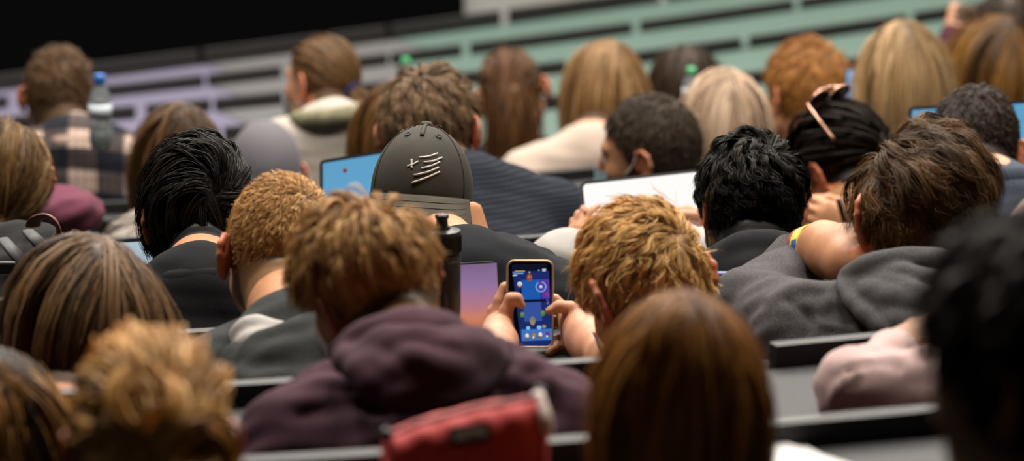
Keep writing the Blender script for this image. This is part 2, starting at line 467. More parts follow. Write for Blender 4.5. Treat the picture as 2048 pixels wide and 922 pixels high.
def hand_prims(S, W, fwd, dorsal, side, s=1.0, curl=(.5, .6, .4), spread=1.0, thumb=(.35, .3), fk=.004):
    """a hand with four fingers and a thumb. fwd: towards the fingers, dorsal: back of the hand, side: towards the thumb"""
    fwd = nrm(fwd); side = nrm(side - fwd * np.dot(side, fwd)); up = nrm(np.cross(side, fwd))
    if np.dot(up, dorsal) < 0: up = -up
    xs = (.029, .0095, -.0105, -.0285); ls = ((.042, .025, .020), (.046, .029, .022), (.042, .027, .021), (.033, .02, .018)); rs = (.0088, .0092, .0087, .0076)
    for i in range(4):
        k0 = W + (fwd * (.088 - .004 * abs(i - 1)) + side * xs[i] + up * (.002 - .003 * abs(i - 1.3))) * s
        S.cap(W + (fwd * .012 + side * xs[i] * .55) * s, k0, .0155 * s, .0118 * s, .016)
        ang = 0.0; p = k0; d0 = nrm(fwd + side * xs[i] * 2.2 * spread)
        c = curl if not isinstance(curl[0], (tuple, list)) else curl[i]
        for j in range(3):
            ang += c[j]; d = d0 * math.cos(ang) - up * math.sin(ang)
            q = p + d * ls[i][j] * s
            S.cap(p, q, rs[i] * (1 - .1 * j) * s, rs[i] * (.9 - .1 * j) * s, fk); p = q
    b = W + (fwd * .02 + side * .016 - up * .006) * s
    m = b + (fwd * .032 + side * .03 - up * .012) * s
    S.cap(b, m, .016 * s, .0125 * s, .014)
    d = nrm(fwd * (.75 + thumb[0]) + side * (.5 - thumb[0]) - up * .25); p = m
    for j, l in enumerate((.034, .027)):
        q = p + d * l * s; S.cap(p, q, (.0108 - .001 * j) * s, (.0098 - .0018 * j) * s, .005); p = q
        d = nrm(d + fwd * thumb[1] * .5 - side * thumb[1] * .7 - up * .25)

def ik(S0, W, hint, l1=.295, l2=.265):
    d = W - S0; L = np.linalg.norm(d)
    if L > (l1 + l2) * .985: W = S0 + d / L * (l1 + l2) * .985; d = W - S0; L = np.linalg.norm(d)
    a = (l1 * l1 - l2 * l2 + L * L) / (2 * L); h = math.sqrt(max(l1 * l1 - a * a, 0)); u = d / L
    n = nrm(hint - u * np.dot(hint, u))
    return S0 + u * a + n * h, W

SKIN_TONE = {'fair': (.60, .305, .185), 'warm': (.56, .27, .14), 'tan': (.39, .19, .10), 'deep': (.26, .12, .06)}
_skins = {}
def skin_mat(): 
    if 'm' not in _skins: _skins['m'] = skin('skin')
    return _skins['m']

def torso_prims(S, g, o, k=.05, arms=True, fat=1.0):
    """g: geometry dict of the figure; o: offset of the surface (cloth > 0, body < 0)"""
    nb, sp, rt, fw, sw = g['nb'], g['spine'], g['rt'], g['fwd'], g['sw']
    R = np.stack([rt, fw, sp], 1)
    L = np.linalg.norm(g['nb'] - g['hip'])
    for e, sh in ((-1, g['SL']), (1, g['SR'])):
        S.cap(nb - sp * .035, sh - sp * .005, .058 + o, .056 + o, k)
        S.cap(nb + sp * .005, nb * .45 + sh * .55 + sp * .012, .052 + o, .045 + o, k)
    q = float(np.clip(L / .5, .45, 1.05)); c = nb - sp * (.19 * q)
    S.ell(c + fw * .012, V3(sw + .015 + o, .112 * fat + o, .19 * q), R, k)
    S.ell(nb - sp * (.30 * q) - fw * .012, V3(sw * .86 + o, .108 * fat + o, .2 * q), R, k)
    S.ell(g['hip'] + sp * .06, V3(.160 * fat + o, .118 * fat + o, .14), R, k)
    if arms:
        for sh, el, wr in ((g['SL'], g['EL'], g['WL']), (g['SR'], g['ER'], g['WR'])):
            wr = el + (wr - el) * g.get('sleeve', 1.0); S.cap(sh, el, .056 + o, .045 + o, .03); S.cap(el, wr, .043 + o, .029 + o * .8, .015)

PEOPLE = {}
def person(key, label, head, d, s=1.0, yaw=0, pitch=0, roll=0, nb=None, sw=.165, tone='fair', body_yaw=None, vox=.0055, cvox=.010,
           top=None, top_name='sweater', lean=None, handL=None, handR=None, off=.008, scalp=None, nape=-.07, ear=1.0, extra_body=None, extra_top=None,
           top_noise=.004, fat=1.0, cut=None, skinmul=1.0, row=None, wrinkles=None, neck_r=.056, stub=None, sleeve=1.0, arm_out=.4):
    R = rot_z(rad(yaw)) @ rot_x(-rad(pitch)) @ rot_y(rad(roll))
    def place(dd):
        C = P(head[0], head[1], d + dd)
        if nb is None:
            return C, C + rot_z(rad(yaw * .4 + 8)) @ V3(0, -.04 - .0017 * max(pitch, 0), -.16 * s)
        return C, P(nb[0], nb[1], nb[2] + dd)
    C, nbv = place(0)
    k = row if row is not None else int(np.argmin([abs(nbv[1] - row_y(q, nbv[0]) + .15) for q in range(-2, 10)])) - 2
    df = nbv[1] - row_y(k, nbv[0]); dd = (np.clip(df, -.42, -.11) - df) / .96
    if abs(dd) > 1e-6:
        C, nbv = place(dd); s = s * (d + dd) / d
        if abs(dd) > .01: print('SNAP', key, round(dd, 3), 'row', k)
    dirx = row_dir(k, nbv[0]); by = math.atan2(dirx[1], dirx[0]) if body_yaw is None else rad(body_yaw)
    rt = V3(math.cos(by), math.sin(by), 0); fw0 = V3(-math.sin(by), math.cos(by), 0)
    seat = row_z(k) - .29
    hipz = seat + .115
    hip = V3(nbv[0], row_y(k, nbv[0]) - .335, hipz)
    lat = np.dot(nbv - hip, rt); hip = hip + rt * lat * .7
    sp = nrm(nbv - hip); fw = nrm(fw0 - sp * np.dot(fw0, sp))
    g = dict(nb=nbv, hip=hip, spine=sp, rt=rt, fwd=fw, fw0=fw0, sw=sw, k=k, C=C, R=R, s=s, seat=seat, desk=row_z(k), sleeve=sleeve)
    g['SL'] = nbv - rt * sw - sp * .055 + fw * .012; g['SR'] = nbv + rt * sw - sp * .055 + fw * .012
    hands = []
    for e, nm in ((-1, 'L'), (1, 'R')):
        h = handL if e < 0 else handR
        sh = g['S' + nm]
        if h and 'S' in h: sh = g['S' + nm] = h['S']
        if h is None:
            W = hip + rt * e * .10 + fw0 * .26; W[2] = seat + .185
            E, W = ik(sh, W, rt * e * arm_out - fw0 * .6 - V3(0, 0, .45))
            f = nrm(fw0 - rt * e * .45); hd = dict(fwd=f, dorsal=V3(0, 0, 1), side=-rt * e, curl=(.35, .5, .3), spread=1, thumb=(.3, .3))
        else:
            W = h['W']
            if 'E' in h: E = h['E']
            else: E, W = ik(sh, W, h.get('hint', rt * e * .6 - V3(0, 0, .6)))
            hd = h
        g['E' + nm], g['W' + nm] = E, W; hands.append((W, hd))
    # ---- one continuous body
    B = Sdf()
    head_prims(B, C, R, s, ear)
    nk = C + R @ (V3(0, -.022, -.055) * s)
    B.cap(nk, nbv + sp * .015, neck_r * s, neck_r * 1.08 * s, .02)
    B.cap(nk + R @ V3(0, .0, -.0), nbv - sp * .03 + fw * .02, .05 * s, .06 * s, .02)
    torso_prims(B, g, -.012, k=.04, arms=False)
    for (W, hd), nm in zip(hands, 'LR'):
        B.cap(g['S' + nm], g['E' + nm], .046, .037, .02); B.cap(g['E' + nm], W, .036, .0255 if not hd.get('thin') else .022, .012)
        if hd.get('chains'):
            for pts, rs, kk in hd['chains']: B.chain(pts, rs, kk)
        else: hand_prims(B, W, hd['fwd'], hd['dorsal'], hd['side'], hd.get('s', 1.0) * s, hd.get('curl', (.4, .5, .3)), hd.get('spread', 1), hd.get('thumb', (.3, .3)))
    for e in (-1, 1):
        hj = hip + rt * e * .085; kn = hj + fw0 * .37 + V3(0, 0, .0); an = kn - V3(0, 0, .40) - fw0 * .05
        if vox > .004 or True:
            B.cap(hj, kn, .072, .05, .03)
        g['kn%d' % e], g['an%d' % e], g['hj%d' % e] = kn, an, hj
    v, f = B.mesh(vox)
    v = relax(v, f, 1, .35)
    if scalp is None: scalp = (.085, .05, .03)
    # ---- skin colouring: lips, brows, eyes, the hair roots on the scalp
    tcol = np.array(SKIN_TONE[tone]) * skinmul
    col = np.tile(tcol, (len(v), 1))
    q = (v - C) @ R / s
    near = np.linalg.norm(q, axis=1) < .16
    lip = near & (np.abs(q[:, 0]) < .024) & (np.abs(q[:, 2] + .0745) < .0115) & (q[:, 1] > .088)
    col[lip] = tcol * V3(.9, .55, .55)
    for e in (-1, 1):
        de = np.linalg.norm(q - V3(e * .0325, .085, -.002), axis=1)
        col[near & (de < .0115) & (q[:, 1] > .084)] = (.7, .68, .65)
        di = np.linalg.norm(q - V3(e * .0325, .092, -.002), axis=1); col[near & (di < .0055)] = (.05, .03, .02)
    if scalp is not None:
        brow = near & (q[:, 1] > .07) & (np.abs(q[:, 2] - .019) < .006) & (np.abs(q[:, 0]) < .05) & (np.abs(q[:, 0]) > .012)
        col[brow] = np.array(scalp) * .8 + tcol * .1
        ph = azim(q - EL_C * 0); ln = scalp_line(ph, nape)
        isear = (np.abs(q[:, 0]) > .0795) & (q[:, 1] > -.05) & (q[:, 2] < .03)
        w = np.clip((q[:, 2] - ln) / .022 + .5, 0, 1) * near * (~isear)
        col = col * (1 - w[:, None]) + np.array(scalp) * w[:, None]
        if stub is not None:
            jw = near & (q[:, 2] < -.03) & (q[:, 2] > -.14) & (q[:, 1] > .0)
            col[jw] = col[jw] * (1 - stub) + np.array(scalp) * stub
    isear = near & (np.abs(q[:, 0]) > .0795) & (np.abs(q[:, 0]) < .106) & (q[:, 1] < .02) & (q[:, 1] > -.045) & (q[:, 2] < .03) & (q[:, 2] > -.06)
    col[isear] = tcol * V3(1.0, .68, .6)
    root = thing('person', (float(hip[0]), float(hip[1]), float(seat)), label, 'person')
    # legs below the seat join the same mesh
    Bl = Sdf()
    for e in (-1, 1):
        Bl.cap(g['hj%d' % e], g['kn%d' % e], .066, .048, .02).cap(g['kn%d' % e], g['an%d' % e], .048, .032, .02).cap(g['an%d' % e], g['an%d' % e] + fw0 * .14 - V3(0, 0, .03), .035, .03, .02)
    vl, fl = Bl.mesh(.014)
    part('body', np.concatenate([v, vl]), np.concatenate([f, fl + len(v)]), skin_mat(), root, {'col': np.concatenate([col, np.tile(tcol, (len(vl), 1))])})
    g['root'] = root; g['hands'] = hands
    # ---- clothing
    if top is not None:
        T_ = Sdf(); torso_prims(T_, g, off, k=.05, arms=True, fat=fat)
        if extra_top: extra_top(T_, g)
        vt, ft = T_.mesh(cvox); vt = relax(vt, ft, 2, .5)
        if top_noise:
            nn = vnormals(vt, ft); R3 = np.stack([rt, fw, sp], 1); ql = (vt - nbv) @ R3
            dd = top_noise * (hash_noise(ql * V3(1, 1, .45), 9, 3) * .6 + .5 * hash_noise(ql * V3(.6, 1, 1.6), 16, 5))
            vt = vt + nn * dd[:, None]
        if wrinkles:
            px, dp = project(vt); nn = vnormals(vt, ft); facing = (nn @ FWD) < .1
            for pts, wd, amp in wrinkles:
                pp = smooth_path([(a, b, 0) for a, b in pts], 24)[:, :2]
                dist = np.full(len(vt), 1e9)
                for i in range(len(pp) - 1):
                    a, b = pp[i], pp[i + 1]; ab = b - a
                    t = np.clip(((px - a) @ ab) / (ab @ ab + 1e-9), 0, 1)
                    dist = np.minimum(dist, np.linalg.norm(px - a - t[:, None] * ab, axis=1))
                vt = vt + nn * (amp * np.exp(-(dist / wd) ** 2) * facing)[:, None]
        g['top'] = part(top_name, vt, ft, top, root); g['top_vf'] = (vt, ft)
    PT = Sdf()
    for e in (-1, 1): PT.cap(g['hj%d' % e] - V3(0, 0, .01), g['kn%d' % e], .085, .065, .03).cap(g['kn%d' % e], g['an%d' % e], .062, .052, .02)
    PT.ell(hip, V3(.175, .14, .11), np.stack([rt, fw0, V3(0, 0, 1)], 1), .04)
    vp, fp = PT.mesh(.018); part('trousers', vp, fp, MAT['denim'], root)
    PEOPLE[key] = g
    return g

# ------------------------------------------------------------------ hair
SAT = 1.2
def ribbons(path, width, col, rng, taper=.35, Cw=None, roll=.6):
    """path N,S,3 world; width N; col N,S,3"""
    N, S, _ = path.shape
    tan = nrm(np.gradient(path, axis=1))
    out = nrm(path - Cw) if Cw is not None else np.tile(V3(0, -1, .3), (N, S, 1))
    side = nrm(np.cross(tan, out)); up = np.cross(side, tan)
    a = rng.normal(0, roll, (N, 1, 1)); side = side * np.cos(a) + up * np.sin(a)
    u = np.linspace(0, 1, S); w = np.asarray(width)[:, None] * np.clip(np.minimum(.55 + u * 3, 1) * (1 - (1 - taper) * np.clip((u - .55) / .45, 0, 1) ** 1.5), .05, 1)[None]
    v = np.stack([path - side * w[..., None] * .5, path + side * w[..., None] * .5], 2).reshape(-1, 3)
    i = np.arange(N)[:, None] * (S * 2) + np.arange(S - 1)[None] * 2
    f = np.stack([i, i + 1, i + 3, i + 2], -1).reshape(-1, 4)
    c = np.repeat(col[:, :, None, :], 2, 2).reshape(-1, 3)
    return v, f, c

def push_out(p, lay, coll):
    q = (p - EL_C) / (EL_R + lay[..., None]); m = np.linalg.norm(q, axis=-1, keepdims=True)
    p = np.where(m < 1, EL_C + (p - EL_C) / np.maximum(m, .05), p)
    for a, b, r in coll:
        ab = b - a; t = np.clip(((p - a) @ ab) / (ab @ ab), 0, 1)[..., None]; c = a + t * ab
        dv = p - c; L = np.linalg.norm(dv, axis=-1, keepdims=True); rr = r + lay[..., None] * .5
        p = np.where(L < rr, c + dv / np.maximum(L, 1e-4) * rr, p)
    return p

def hair(g, colors, n=5000, M=260, top=.06, side=.03, nape_l=.02, width=.0012, lift=.35, lift_side=.25, grav=.1, adh=.5, vol=.012, vol_side=.006,
         whorl=(.1, -.6, .78), front=None, swirl=.25, clump=.6, curl=0.0, curlf=1.5, noise=.25, nape=-.07, segs=8, seed=1, roll=.55,
         fwdbias=0.0, dirbias=(0, 0, 0), tie=None, tail=None, streak=.5, name='hair', mat=None, rootdark=.75, bump=None, frizz=.004, loops=None, lenvar=.25,
         colliders=True, floor=None, sat=None, wpx=None, cmul=1.0, stray=0.0, label=None):
    rng = np.random.RandomState(seed); C, R, s, root = g['C'], g['R'], g['s'], g['root']
    loc = lambda w: (np.asarray(w) - C) @ R / s
    gl = R.T @ V3(0, 0, -1)
    coll = []
    if colliders:
        nb, sp, rt = g['nb'], g['spine'], g['rt']
        coll = [(loc(nb + sp * .06), loc(nb - sp * .02), .062), (loc(g['SL']), loc(nb - sp * .04), .072), (loc(nb - sp * .04), loc(g['SR']), .072),
                (loc(nb - sp * .1), loc(nb - sp * .38), .125)]
    if wpx is not None:                       # crown of the hair seen at this place of the photograph
        o_ = ((CAM - C) @ R / s - EL_C) / (EL_R + vol); dr_ = ((FWD + RGT * ((wpx[0] - 1024) / F) + UPV * ((461 - wpx[1]) / F)) @ R / s) / (EL_R + vol)
        A_, B_, C_ = dr_ @ dr_, 2 * o_ @ dr_, o_ @ o_ - 1; dsc = max(B_ * B_ - 4 * A_ * C_, 0)
        whorl = o_ + dr_ * ((-B_ - math.sqrt(dsc)) / (2 * A_))
    wv = nrm(V3(*whorl)); fv = wv if front is None else nrm(V3(*front))
    def sample(N):
        out = np.zeros((0, 3))
        while len(out) < N:
            u = nrm(rng.normal(size=(N * 3, 3))); q = u * EL_R + EL_C
            ok = q[:, 2] > scalp_line(azim(q), nape) + rng.normal(0, .003, len(q))
            out = np.concatenate([out, q[ok]])
        return out[:N]
    def normal(p): return nrm((p - EL_C) / EL_R ** 2)
    def topness(q): return np.clip((q[:, 2] - .005) / .07, 0, 1)
    def length(q):
        t = topness(q); t = t * t * (3 - 2 * t); L = side + (top - side) * t
        bk = np.clip((-q[:, 2] - .015) / .05, 0, 1); return L * (1 - bk) + nape_l * bk
    G = sample(M); nG = normal(G); tp = topness(G); tp = tp * tp * (3 - 2 * tp)
    if tie is not None:
        Tt = V3(*tie); L = np.linalg.norm(G - Tt, axis=1) * 1.12 + .006
    else: L = length(G) * rng.uniform(1 - lenvar, 1 + lenvar * .6, M)
    # flow
    if fv is wv: base = wv * EL_R + EL_C; near = np.tile(base, (M, 1))
    else:
        a = wv * EL_R + EL_C; b = fv * EL_R + EL_C; ab = b - a
        t = np.clip(((G - a) @ ab) / (ab @ ab), 0, 1); near = a + t[:, None] * ab
    if tie is not None: t0 = Tt - G
    else: t0 = nrm(G - near) + fwdbias * V3(0, 1, 0) * tp[:, None] + V3(*dirbias)
    t0 = nrm(t0 - nG * (t0 * nG).sum(1, keepdims=True)); t0 = nrm(t0 + swirl * np.cross(nG, t0))
    t0 = nrm(t0 + noise * rng.normal(size=(M, 3)))
    lf = lift_side + (lift - lift_side) * tp; lf = lf * rng.uniform(.6, 1.4, M)
    dr = nrm(t0 * np.cos(lf)[:, None] + nG * np.sin(lf)[:, None])
    lay0 = (vol_side + (vol - vol_side) * tp) * rng.uniform(.5, 1.1, M)
    gp = np.zeros((M, segs, 3)); p = G.copy(); gp[:, 0] = p; step = (L / (segs - 1))[:, None]
    for i in range(1, segs):
        u = i / (segs - 1)
        if tie is not None:
            to = Tt - p; dd = np.linalg.norm(to, axis=1, keepdims=True); dr = nrm(.45 * dr + to / (dd + 1e-6)); st = np.minimum(step, dd)
        else:
            nn = normal(p); inw = (dr * nn).sum(1, keepdims=True)
            dr = dr - nn * inw * adh * (.4 + .6 * u)
            wv_ = grav * gl
            dr = nrm(dr + wv_ + swirl * .25 * np.cross(nn, dr)); st = step
        p = p + dr * st
        lay = lay0 * min(1, u * 2.2)
        p2 = push_out(p, lay, coll if i > 2 else [])
        if floor is not None:
            pass
        dr = nrm(dr + .6 * nrm(p2 - gp[:, i - 1])) if tie is None else dr
        p = p2; gp[:, i] = p
    if curl:
        u = np.linspace(0, 1, segs)[None, :, None]; ph = rng.uniform(0, 6.28, (M, 1, 1)); fr = curlf * rng.uniform(.7, 1.3, (M, 1, 1))
        tn = nrm(np.gradient(gp, axis=1)); nn = normal(gp.reshape(-1, 3)).reshape(gp.shape); sd = np.cross(tn, nn)
        amp = curl * u * np.minimum(1, L[:, None, None] / .06)
        gp = gp + amp * (np.sin(6.283 * fr * u + ph) - np.sin(ph) * (1 - u)) * sd + .5 * amp * np.cos(6.283 * fr * u + ph) * nn
    # strands follow the nearest lock
    Q = sample(n); gi = np.zeros(n, int)
    for i in range(0, n, 2000):
        dq = ((Q[i:i + 2000, None] - G[None]) ** 2).sum(-1); gi[i:i + 2000] = np.argmin(dq * rng.uniform(.8, 1.25, (1, M)), 1)
    u = np.linspace(0, 1, segs)
    offs = Q - G[gi]
    cc = 1.0 if tie is not None else clump
    path = gp[gi] + offs[:, None] * (1 - cc * u[None, :, None] ** (.8))
    fz = rng.normal(size=(n, 1, 3)) * frizz * u[None, :, None] ** 1.3
    fz2 = rng.normal(size=(n, 1, 3)) * frizz * .7 * np.sin(u * 3.14 * 2)[None, :, None]
    path = path + fz + fz2
    if stray:
        k = rng.rand(n) < .06; path[k] += (rng.normal(size=(k.sum(), 1, 3)) * stray * (u ** 1.5)[None, :, None])
    if tie is None:
        keep = rng.uniform(.75, 1.0, n); path = path[:, :1] + (path - path[:, :1]) * 1.0
    lay = np.abs(rng.normal(0, 1, n)) * .0025
    path = push_out(path, np.tile((lay[:, None] + .0005), (1, segs)) + lay0[gi][:, None] * .35 * np.minimum(1, u * 3)[None], [])
    cl = np.array(colors, float); mn = cl.mean(1, keepdims=True); cl = np.maximum((mn + (cl - mn) * (SAT if sat is None else sat)) * V3(1.25, 1.12, .93), .002)
    kb = rng.rand(M); cb = np.interp(kb, np.linspace(0, 1, len(cl)), np.arange(len(cl)))
    def pick(x): 
        i = np.clip(np.floor(x).astype(int), 0, len(cl) - 2) if len(cl) > 1 else np.zeros(len(x), int)
        t = np.clip(x - i, 0, 1)[:, None]; return cl[i] * (1 - t) + cl[np.minimum(i + 1, len(cl) - 1)] * t
    sc = pick(np.clip(cb[gi] * streak + (1 - streak) * (len(cl) - 1) * rng.rand(n) * 1.0, 0, len(cl) - 1)) * rng.uniform(.8, 1.2, (n, 1)) * cmul
    col = sc[:, None] * (rootdark + (1 - rootdark) * np.minimum(1, u * 2))[None, :, None]
    def wld(pp):
        w = C + (pp * s) @ R.T
        for kb in (g['k'] - 1, g['k'], g['k'] - 2):
            lim = row_z(kb) + .032; y0, a0, b0 = row_coef(kb); yy = y0 + a0 * w[..., 0] + b0 * w[..., 0] ** 2
            over = (w[..., 1] < yy + DESK_D + .045) & (w[..., 1] > yy - .04) & (w[..., 2] < lim)
            w[..., 2] = np.where(over, lim + rng.rand(len(w), 1) * .012, w[..., 2])
        return w
    allv = [ribbons(wld(path), width * rng.uniform(.7, 1.3, n), col, rng, Cw=C, roll=roll)]
    for tl in ([tail] if isinstance(tail, dict) else (tail or [])):
        m = tl.get('n', 900); S2 = tl.get('segs', 10); T0 = V3(*tl.get('at', tie if tie is not None else (0, -.1, 0)))
        rr = tl.get('r', .014); p = T0 + rng.normal(size=(m, 3)) * rr * .5; pos = np.zeros((m, S2, 3)); pos[:, 0] = p
        d = nrm(V3(*tl.get('dir', (0, -.8, .1))) + rng.normal(size=(m, 3)) * tl.get('spread', .18)); Lt = tl.get('len', .25) * rng.uniform(.65, 1.1, m)[:, None]
        for i in range(1, S2):
            d = nrm(d + tl.get('grav', .35) * gl + V3(*tl.get('bend', (0, 0, 0)))); p = p + d * Lt / (S2 - 1); p = push_out(p, np.full(m, .012), coll); pos[:, i] = p
        cu = tl.get('curl', 0)
        if cu:
            ng = 14; gk = rng.randint(0, ng, m); ph = rng.uniform(0, 6.28, ng)[gk][:, None]; uu = np.linspace(0, 1, S2)[None]
            pos[..., 0] += cu * uu * np.sin(uu * 9 + ph); pos[..., 1] += cu * .5 * uu * np.cos(uu * 9 + ph)
        c2 = pick(rng.rand(m) * (len(cl) - 1)) * rng.uniform(.8, 1.2, (m, 1)) * cmul
        allv.append(ribbons(wld(pos), width * tl.get('w', 1.0) * rng.uniform(.7, 1.3, m), np.repeat(c2[:, None], S2, 1), rng, Cw=C, roll=roll))
    for lp in (loops or []):                     # coiled locks of a bun
        m = lp.get('n', 900); S2 = 14; cen = V3(*lp['at']); rr = lp['r']; nl = lp.get('locks', 26)
        pos = np.zeros((m, S2, 3)); lk = rng.randint(0, nl, m)
        ax = nrm(nrm(rng.normal(size=(nl, 3))) * lp.get('rand', .6) + V3(*lp.get('axis', (0, -1, .3)))); st = nrm(np.cross(ax, rng.normal(size=(nl, 3)))); bt = np.cross(ax, st)
        rl = rr * rng.uniform(.5, 1.05, nl); ce = cen + rng.normal(size=(nl, 3)) * rr * lp.get('jit', .3); sw = rng.uniform(2.2, 4.6, nl)
        tt = np.linspace(0, 1, S2)[None]
        ang = tt * sw[lk][:, None]
        rad_ = rl[lk][:, None] * (1 - .25 * tt) + rng.normal(0, rr * .07, (m, 1))
        pos = ce[lk][:, None] + rad_[..., None] * (np.cos(ang)[..., None] * st[lk][:, None] + np.sin(ang)[..., None] * bt[lk][:, None]) + (rng.normal(size=(m, 1, 1)) * rr * .16 + (tt[..., None] - .5) * rr * .4) * ax[lk][:, None] + rng.normal(size=(m, S2, 3)) * .001
        c2 = pick(np.clip(rng.rand(nl)[lk] * .7 + .3 * rng.rand(m), 0, 1) * (len(cl) - 1)) * rng.uniform(.8, 1.2, (m, 1)) * cmul
        allv.append(ribbons(C + (pos * s) @ R.T, width * lp.get('w', 1.2) * rng.uniform(.7, 1.3, m), np.repeat(c2[:, None], S2, 1), rng, Cw=C + (cen * s) @ R.T, roll=roll))
    vs, fs, cs_, k = [], [], [], 0
    for v, f, c in allv: vs.append(v); fs.append(f + k); cs_.append(c); k += len(v)
    return part(name, np.concatenate(vs), np.concatenate(fs), mat or MAT['hair'], root, {'col': np.concatenate(cs_)}, label=label)

# ------------------------------------------------------------------ small worn things
def hl(g, x, y, z): return g['C'] + g['R'] @ (V3(x, y, z) * g['s'])

def face_mask(g, mat, name='face_mask', loop_mat=None, low=0.0):
    """pleated mask over nose and chin with a loop behind each ear"""
    gr = []
    for z in np.linspace(-.02, -.125, 9):
        row = []
        for a in np.linspace(-62, 62, 15):
            t = rad(a); w = .066 - .012 * max(0, (-z - .07) / .05); dep = .118 - .35 * abs(z + .055) ** 1.2 * .35
            yy = .03 + (dep - .03) * math.cos(t) ** .8; pl = .0025 * math.sin((z + .02) * 220)
            row.append(hl(g, w * math.sin(t) * 1.12, yy + pl, z + low))
        gr.append(row)
    gr = np.array(gr); off = g['R'] @ V3(0, .003, 0)
    m = MB().grid(gr).grid(gr[::-1] + off)
    o = m.build(name, mat, g['root'], smooth=True)
    for e in (-1, 1):
        pts = [hl(g, e * .063, .045, -.035 + low), hl(g, e * .079, .015, -.008), hl(g, e * .088, -.006, .02), hl(g, e * .09, -.022, .0), hl(g, e * .086, -.012, -.032), hl(g, e * .07, .03, -.085 + low)]
        MB().tube(smooth_path(pts, 18), .0022, 6).build('ear_loop', loop_mat or MAT['white_cloth'], o, smooth=True)
    return o

def collar_ring(g, mat, r=.07, t=.011, h=.02, name='collar', tilt=.2):
    c = g['nb'] + g['spine'] * h; ax = nrm(g['spine'] + g['fwd'] * tilt); u = g['rt']; w = nrm(np.cross(ax, u))
    a = np.linspace(0, 2 * math.pi, 40, endpoint=False)
    pts = c + np.cos(a)[:, None] * u * r * 1.02 + np.sin(a)[:, None] * w * r * .98
    m = MB()
    v, f = tube(pts, t, 10, closed=True, flat=1.5); m.add(v, f)
    return m.build(name, mat, g['root'], smooth=True)

def blob(name, mat, parent, strokes, vox=.006, k=.012, relax_n=2, noise=0.0, attrs=None, label=None):
    """soft cloth shape grown from a list of (points, radii) strokes"""
    S = Sdf()
    for st in strokes:
        pts, rs = st[0], st[1]; kk = st[2] if len(st) > 2 else k
        pts = smooth_path(pts, max(8, len(pts) * 4)); rs = np.interp(np.linspace(0, 1, len(pts)), np.linspace(0, 1, len(rs)), rs)
        S.chain(pts, rs, kk)
    v, f = S.mesh(vox); v = relax(v, f, relax_n, .5)
    if noise: v = v + vnormals(v, f) * (noise * hash_noise(v, 22, 8))[:, None]
    return part(name, v, f, mat, parent, label=label)
# ------------------------------------------------------------------ shared materials
MAT = {}
MAT['hair'] = hairmat('hair')
MAT['hair_black'] = hairmat('hair_black', .5, .14)
MAT['denim'] = fabric('denim', (.02, .025, .045))
MAT['white_cloth'] = fabric('white_cloth', (.62, .6, .57), bump=.1)
MAT['desk'] = plain('desk_laminate', (.024, .0245, .027), .55, spec=.28, vary=.25, scale=70, bump=.12)
MAT['desk_edge'] = plain('desk_edge', (.15, .15, .15), .45, metal=.2)
MAT['slab'] = plain('backrest_black', (.011, .011, .012), .5, vary=.2, scale=90, bump=.1)
MAT['slab_brown'] = plain('backrest_dark', (.010, .0085, .008), .7, vary=.3, scale=50)
MAT['steel'] = plain('dark_steel', (.05, .05, .055), .35, metal=.8)
MAT['seat_red'] = fabric('seat_red', (.22, .02, .03))
MAT['lav'] = plain('lavender_laminate', (.115, .105, .165), .55, vary=.06, scale=3)
MAT['greyl'] = plain('grey_laminate', (.095, .094, .098), .55, vary=.06, scale=3)
MAT['turq'] = plain('turquoise_laminate', (.068, .118, .098), .55, vary=.06, scale=3)
MAT['black'] = plain('matt_black', (.002, .002, .0022), .95, spec=.03, bump=.1)
MAT['wall'] = plain('wall_paint', (.42, .42, .40), .85, vary=.04, scale=2)
MAT['wall_dark'] = plain('wall_dark', (.05, .048, .045), .9, vary=.1, scale=2)
MAT['floor'] = plain('floor_vinyl', (.03, .03, .032), .6, vary=.2, scale=12)
MAT['ceiling'] = plain('ceiling_paint', (.25, .24, .22), .9, vary=.03, scale=3)
MAT['rubber'] = plain('black_plastic', (.012, .012, .013), .38)
MAT['metal'] = plain('aluminium', (.5, .5, .5), .35, metal=.9)

# ------------------------------------------------------------------ room shell
XL, XR, YB, YF, ZC = -7.5, 7.5, -3.0, 21.0, 8.2
def quad(a, b, c, d): return [a, b, c, d], [(0, 1, 2, 3)]
def slab_box(x0, x1, y0, y1, z0, z1): return MB().box(((x0 + x1) / 2, (y0 + y1) / 2, (z0 + z1) / 2), (x1 - x0, y1 - y0, z1 - z0))
def struct_box(name, b, mat):
    m = slab_box(*b); o = m.build(name, mat); o['kind'] = 'structure'; return o
struct_box('wall_left', (XL - .2, XL, YB, YF, 0, ZC), MAT['wall_dark'])
struct_box('wall_right', (XR, XR + .2, YB, YF, 0, ZC), MAT['wall_dark'])
struct_box('wall_back', (XL, XR, YB - .2, YB, 0, ZC), MAT['wall_dark'])
struct_box('ceiling', (XL, XR, YB, YF, ZC, ZC + .2), MAT['ceiling'])
# the front wall follows the slant of the last row
_wx = np.array([XL, -2.6, 2.9, XR]); _wy = 19.0 + .55 * np.clip(_wx, -3, 3)
m = MB()
for i in range(3):
    m.add([(_wx[i], _wy[i], 0), (_wx[i + 1], _wy[i + 1], 0), (_wx[i + 1], _wy[i + 1], ZC), (_wx[i], _wy[i], ZC)], [(0, 1, 2, 3)])
o = m.build('wall_front', MAT['wall']); o['kind'] = 'structure'
